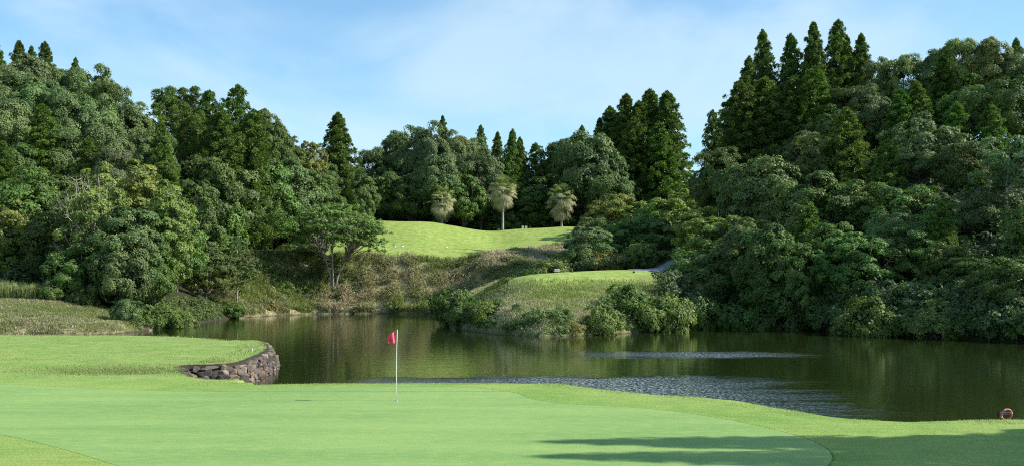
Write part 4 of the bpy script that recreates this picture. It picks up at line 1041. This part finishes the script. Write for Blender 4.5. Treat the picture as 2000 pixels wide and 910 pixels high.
m.box((0, -.018, .0475), (.30, .006, .012)); m.box((.02, -.018, .002), (.26, .006, .010))
link('lettering', m.mesh('lettering'), simple('grey_print', (.35, .36, .4), .6), parent=r)
x, y = X(288, 99.3), 99.3; z = Zp(650, y)
r = link('life_ring', None, loc=(x, y, z+.15), label='red and white life ring hung on a white board at the left shore', cat='life ring')
V, Fq = torus(.23, .055); m = MB(); m.add(V, Fq); link('ring', m.mesh('ring', True), M_ring, parent=r)
r = link('notice_board', None, loc=(x, y+.1, z), label='low white board on posts behind the life ring at the left shore', cat='board')
m = MB(); m.box((0, 0, .28), (.78, .03, .26)); link('panel', m.mesh('panel'), M_white, parent=r)
m = MB(); [m.box((xx, .03, -.15), (.05, .04, .9)) for xx in (-.3, .3)]; link('post', m.mesh('post'), M_white, parent=r)
m = MB(); m.box((0, -.019, .33), (.6, .006, .04)); m.box((-.03, -.019, .24), (.5, .006, .04)); link('lettering', m.mesh('lettering'), M_dark, parent=r)
# white sign on the promontory
x, y = X(1088, 113), 113; z = z1(x, y)
r = link('tee_sign', None, loc=(x, y, z), label='small white sign plate at the front of the promontory tee', cat='sign')
m = MB(); m.box((0, 0, .26), (.52, .05, .30)); link('panel', m.mesh('panel'), M_white, parent=r)
m = MB(); [m.box((xx, .04, .08), (.05, .04, .4)) for xx in (-.18, .18)]; link('post', m.mesh('post'), M_wood, parent=r)
m = MB(); m.box((0, -.028, .29), (.36, .006, .03)); m.box((0, -.028, .22), (.3, .006, .03)); link('lettering', m.mesh('lettering'), M_wood, parent=r)
def marker(px, Y, d, mt, name, label, cat, spike=True, z_=None):
    x = X(px, Y); z = z1(x, Y) if z_ is None else z_; r = link(name, None, loc=(x, Y, z), label=label, cat=cat)
    V, Fq = torus(.001, d/2, 4, 4); m = MB()
    th_ = np.arange(12)*math.pi/6; prof = [(0.0, .0), (.42, .0), (.5, .18), (.47, .45), (.30, .66), (.0, .74)]
    V = np.array([[pr*d*math.cos(a), pr*d*math.sin(a), pz*d+.03] for pr, pz in prof for a in th_]); m.add(V, [[k*12+j, k*12+(j+1) % 12, (k+1)*12+(j+1) % 12, (k+1)*12+j] for k in range(5) for j in range(12)])
    link('head', m.mesh('head', True), mt, parent=r); m = MB(); m.tube([[0, 0, -.1], [0, 0, .06]], [.02, .02], 6); link('spike', m.mesh('spike'), M_dark, parent=r)
marker(1117, 110.5, .26, M_black, 'tee_marker', 'black ball marker on the promontory tee, near the white sign', 'tee marker')
marker(1238, 112.5, .26, M_black, 'tee_marker', 'black ball marker on the promontory tee, near the cart path', 'tee marker')
marker(786, 159, .30, M_white, 'tee_marker', 'white ball marker just right of the blue and white box on the far tee', 'tee marker')
marker(872, 159, .30, M_white, 'tee_marker', 'lone white ball marker in the middle of the far tee', 'tee marker')
marker(1035, 190.5, .34, M_black, 'tee_marker', 'dark ball marker on the far ridge, right of the two white boxes', 'tee marker')
marker(973, 189.5, .5, M_dark, 'dark_lump', 'dark low lump beside the foot of the middle palm', 'ground lamp')  # plain dark lump at the palm's foot, carries no light
def boxthing(px, Y, d, mts, name, label, cat):
    x = X(px, Y); z = z1(x, Y); r = link(name, None, loc=(x, Y, z), label=label, cat=cat)
    m = MB(); m.box((0, 0, d[2]/2+.02), d); link('body', m.mesh('body'), mts[0], parent=r)
    m = MB(); m.box((0, 0, d[2]+.035), (d[0]*1.08, d[1]*1.08, .06)); link('lid', m.mesh('lid'), mts[1], parent=r)
    m = MB(); [m.box((sx*d[0]*.35, 0, 0), (.05, d[1]*.6, .05)) for sx in (-1, 1)]; link('foot', m.mesh('foot'), M_dark, parent=r)
boxthing(770, 158.6, (.44, .4, .36), (M_white, M_blue), 'divot_box', 'blue and white box on the far tee, left of the white markers', 'box')
boxthing(1021, 190, (.34, .3, .40), (M_white, M_white), 'divot_box', 'left one of two white boxes on the far ridge right of the middle palm', 'box')
boxthing(1027.5, 190, (.40, .3, .36), (M_white, M_white), 'divot_box', 'right one of two white boxes on the far ridge right of the middle palm', 'box')
def stake(px, Y, h, w, mt, label, dark=True):
    x = X(px, Y); z = z1(x, Y); r = link('stake', None, loc=(x, Y, z), label=label, cat='stake', group='stakes on the grass lobe')
    m = MB(); m.box((0, 0, h/2-.06), (w, w, h+.12), rz=.3); link('post', m.mesh('post'), mt, parent=r)
    m = MB(); m.box((0, 0, h+.012), (w*.8, w*.8, .02), rz=.3); link('cap', m.mesh('cap'), mt, parent=r)
stake(388.5, 48.6, .21, .055, M_wood, 'wooden stake at the near end of the stone wall')
stake(487, 68.2, .17, .05, M_white, 'white stake on the far rim of the grass lobe near the wall corner')
stake(327.5, 74.2, .20, .055, M_wood, 'stake on the far rim of the grass lobe below the life ring')
stake(493, 57.5, .13, .045, M_white, 'short white stake above the middle of the stone wall')
stake(36, 74, .2, .055, M_wood, 'stake at the left end of the grass lobe rim')

# trees beside the green, outside the picture, that cast the long shade over its near corner
for a in (('S', 24.0, 24.45, 1.0, 15.9, 2.7, 'c', 'slim conifer right of the near green'), ('S', 23.7, 22.3, 1.0, 15.8, 2.5, 'c', 'second slim conifer right of the near green'),
          ('O', 20.6, 24.6, 1.0, 9.4, 4.2, 'k', 'young broadleaf tree right of the near green'), ('O', 24.5, 26.0, 1.0, 9.3, 3.4, 'k', 'light-crowned tree right of the near rough'),
          ('D', 21.5, 23.1, 1.0, 8.9, 4.0, 'k', 'bushy tree right of the near green')):
    place(*a, 'trees beside the near green')
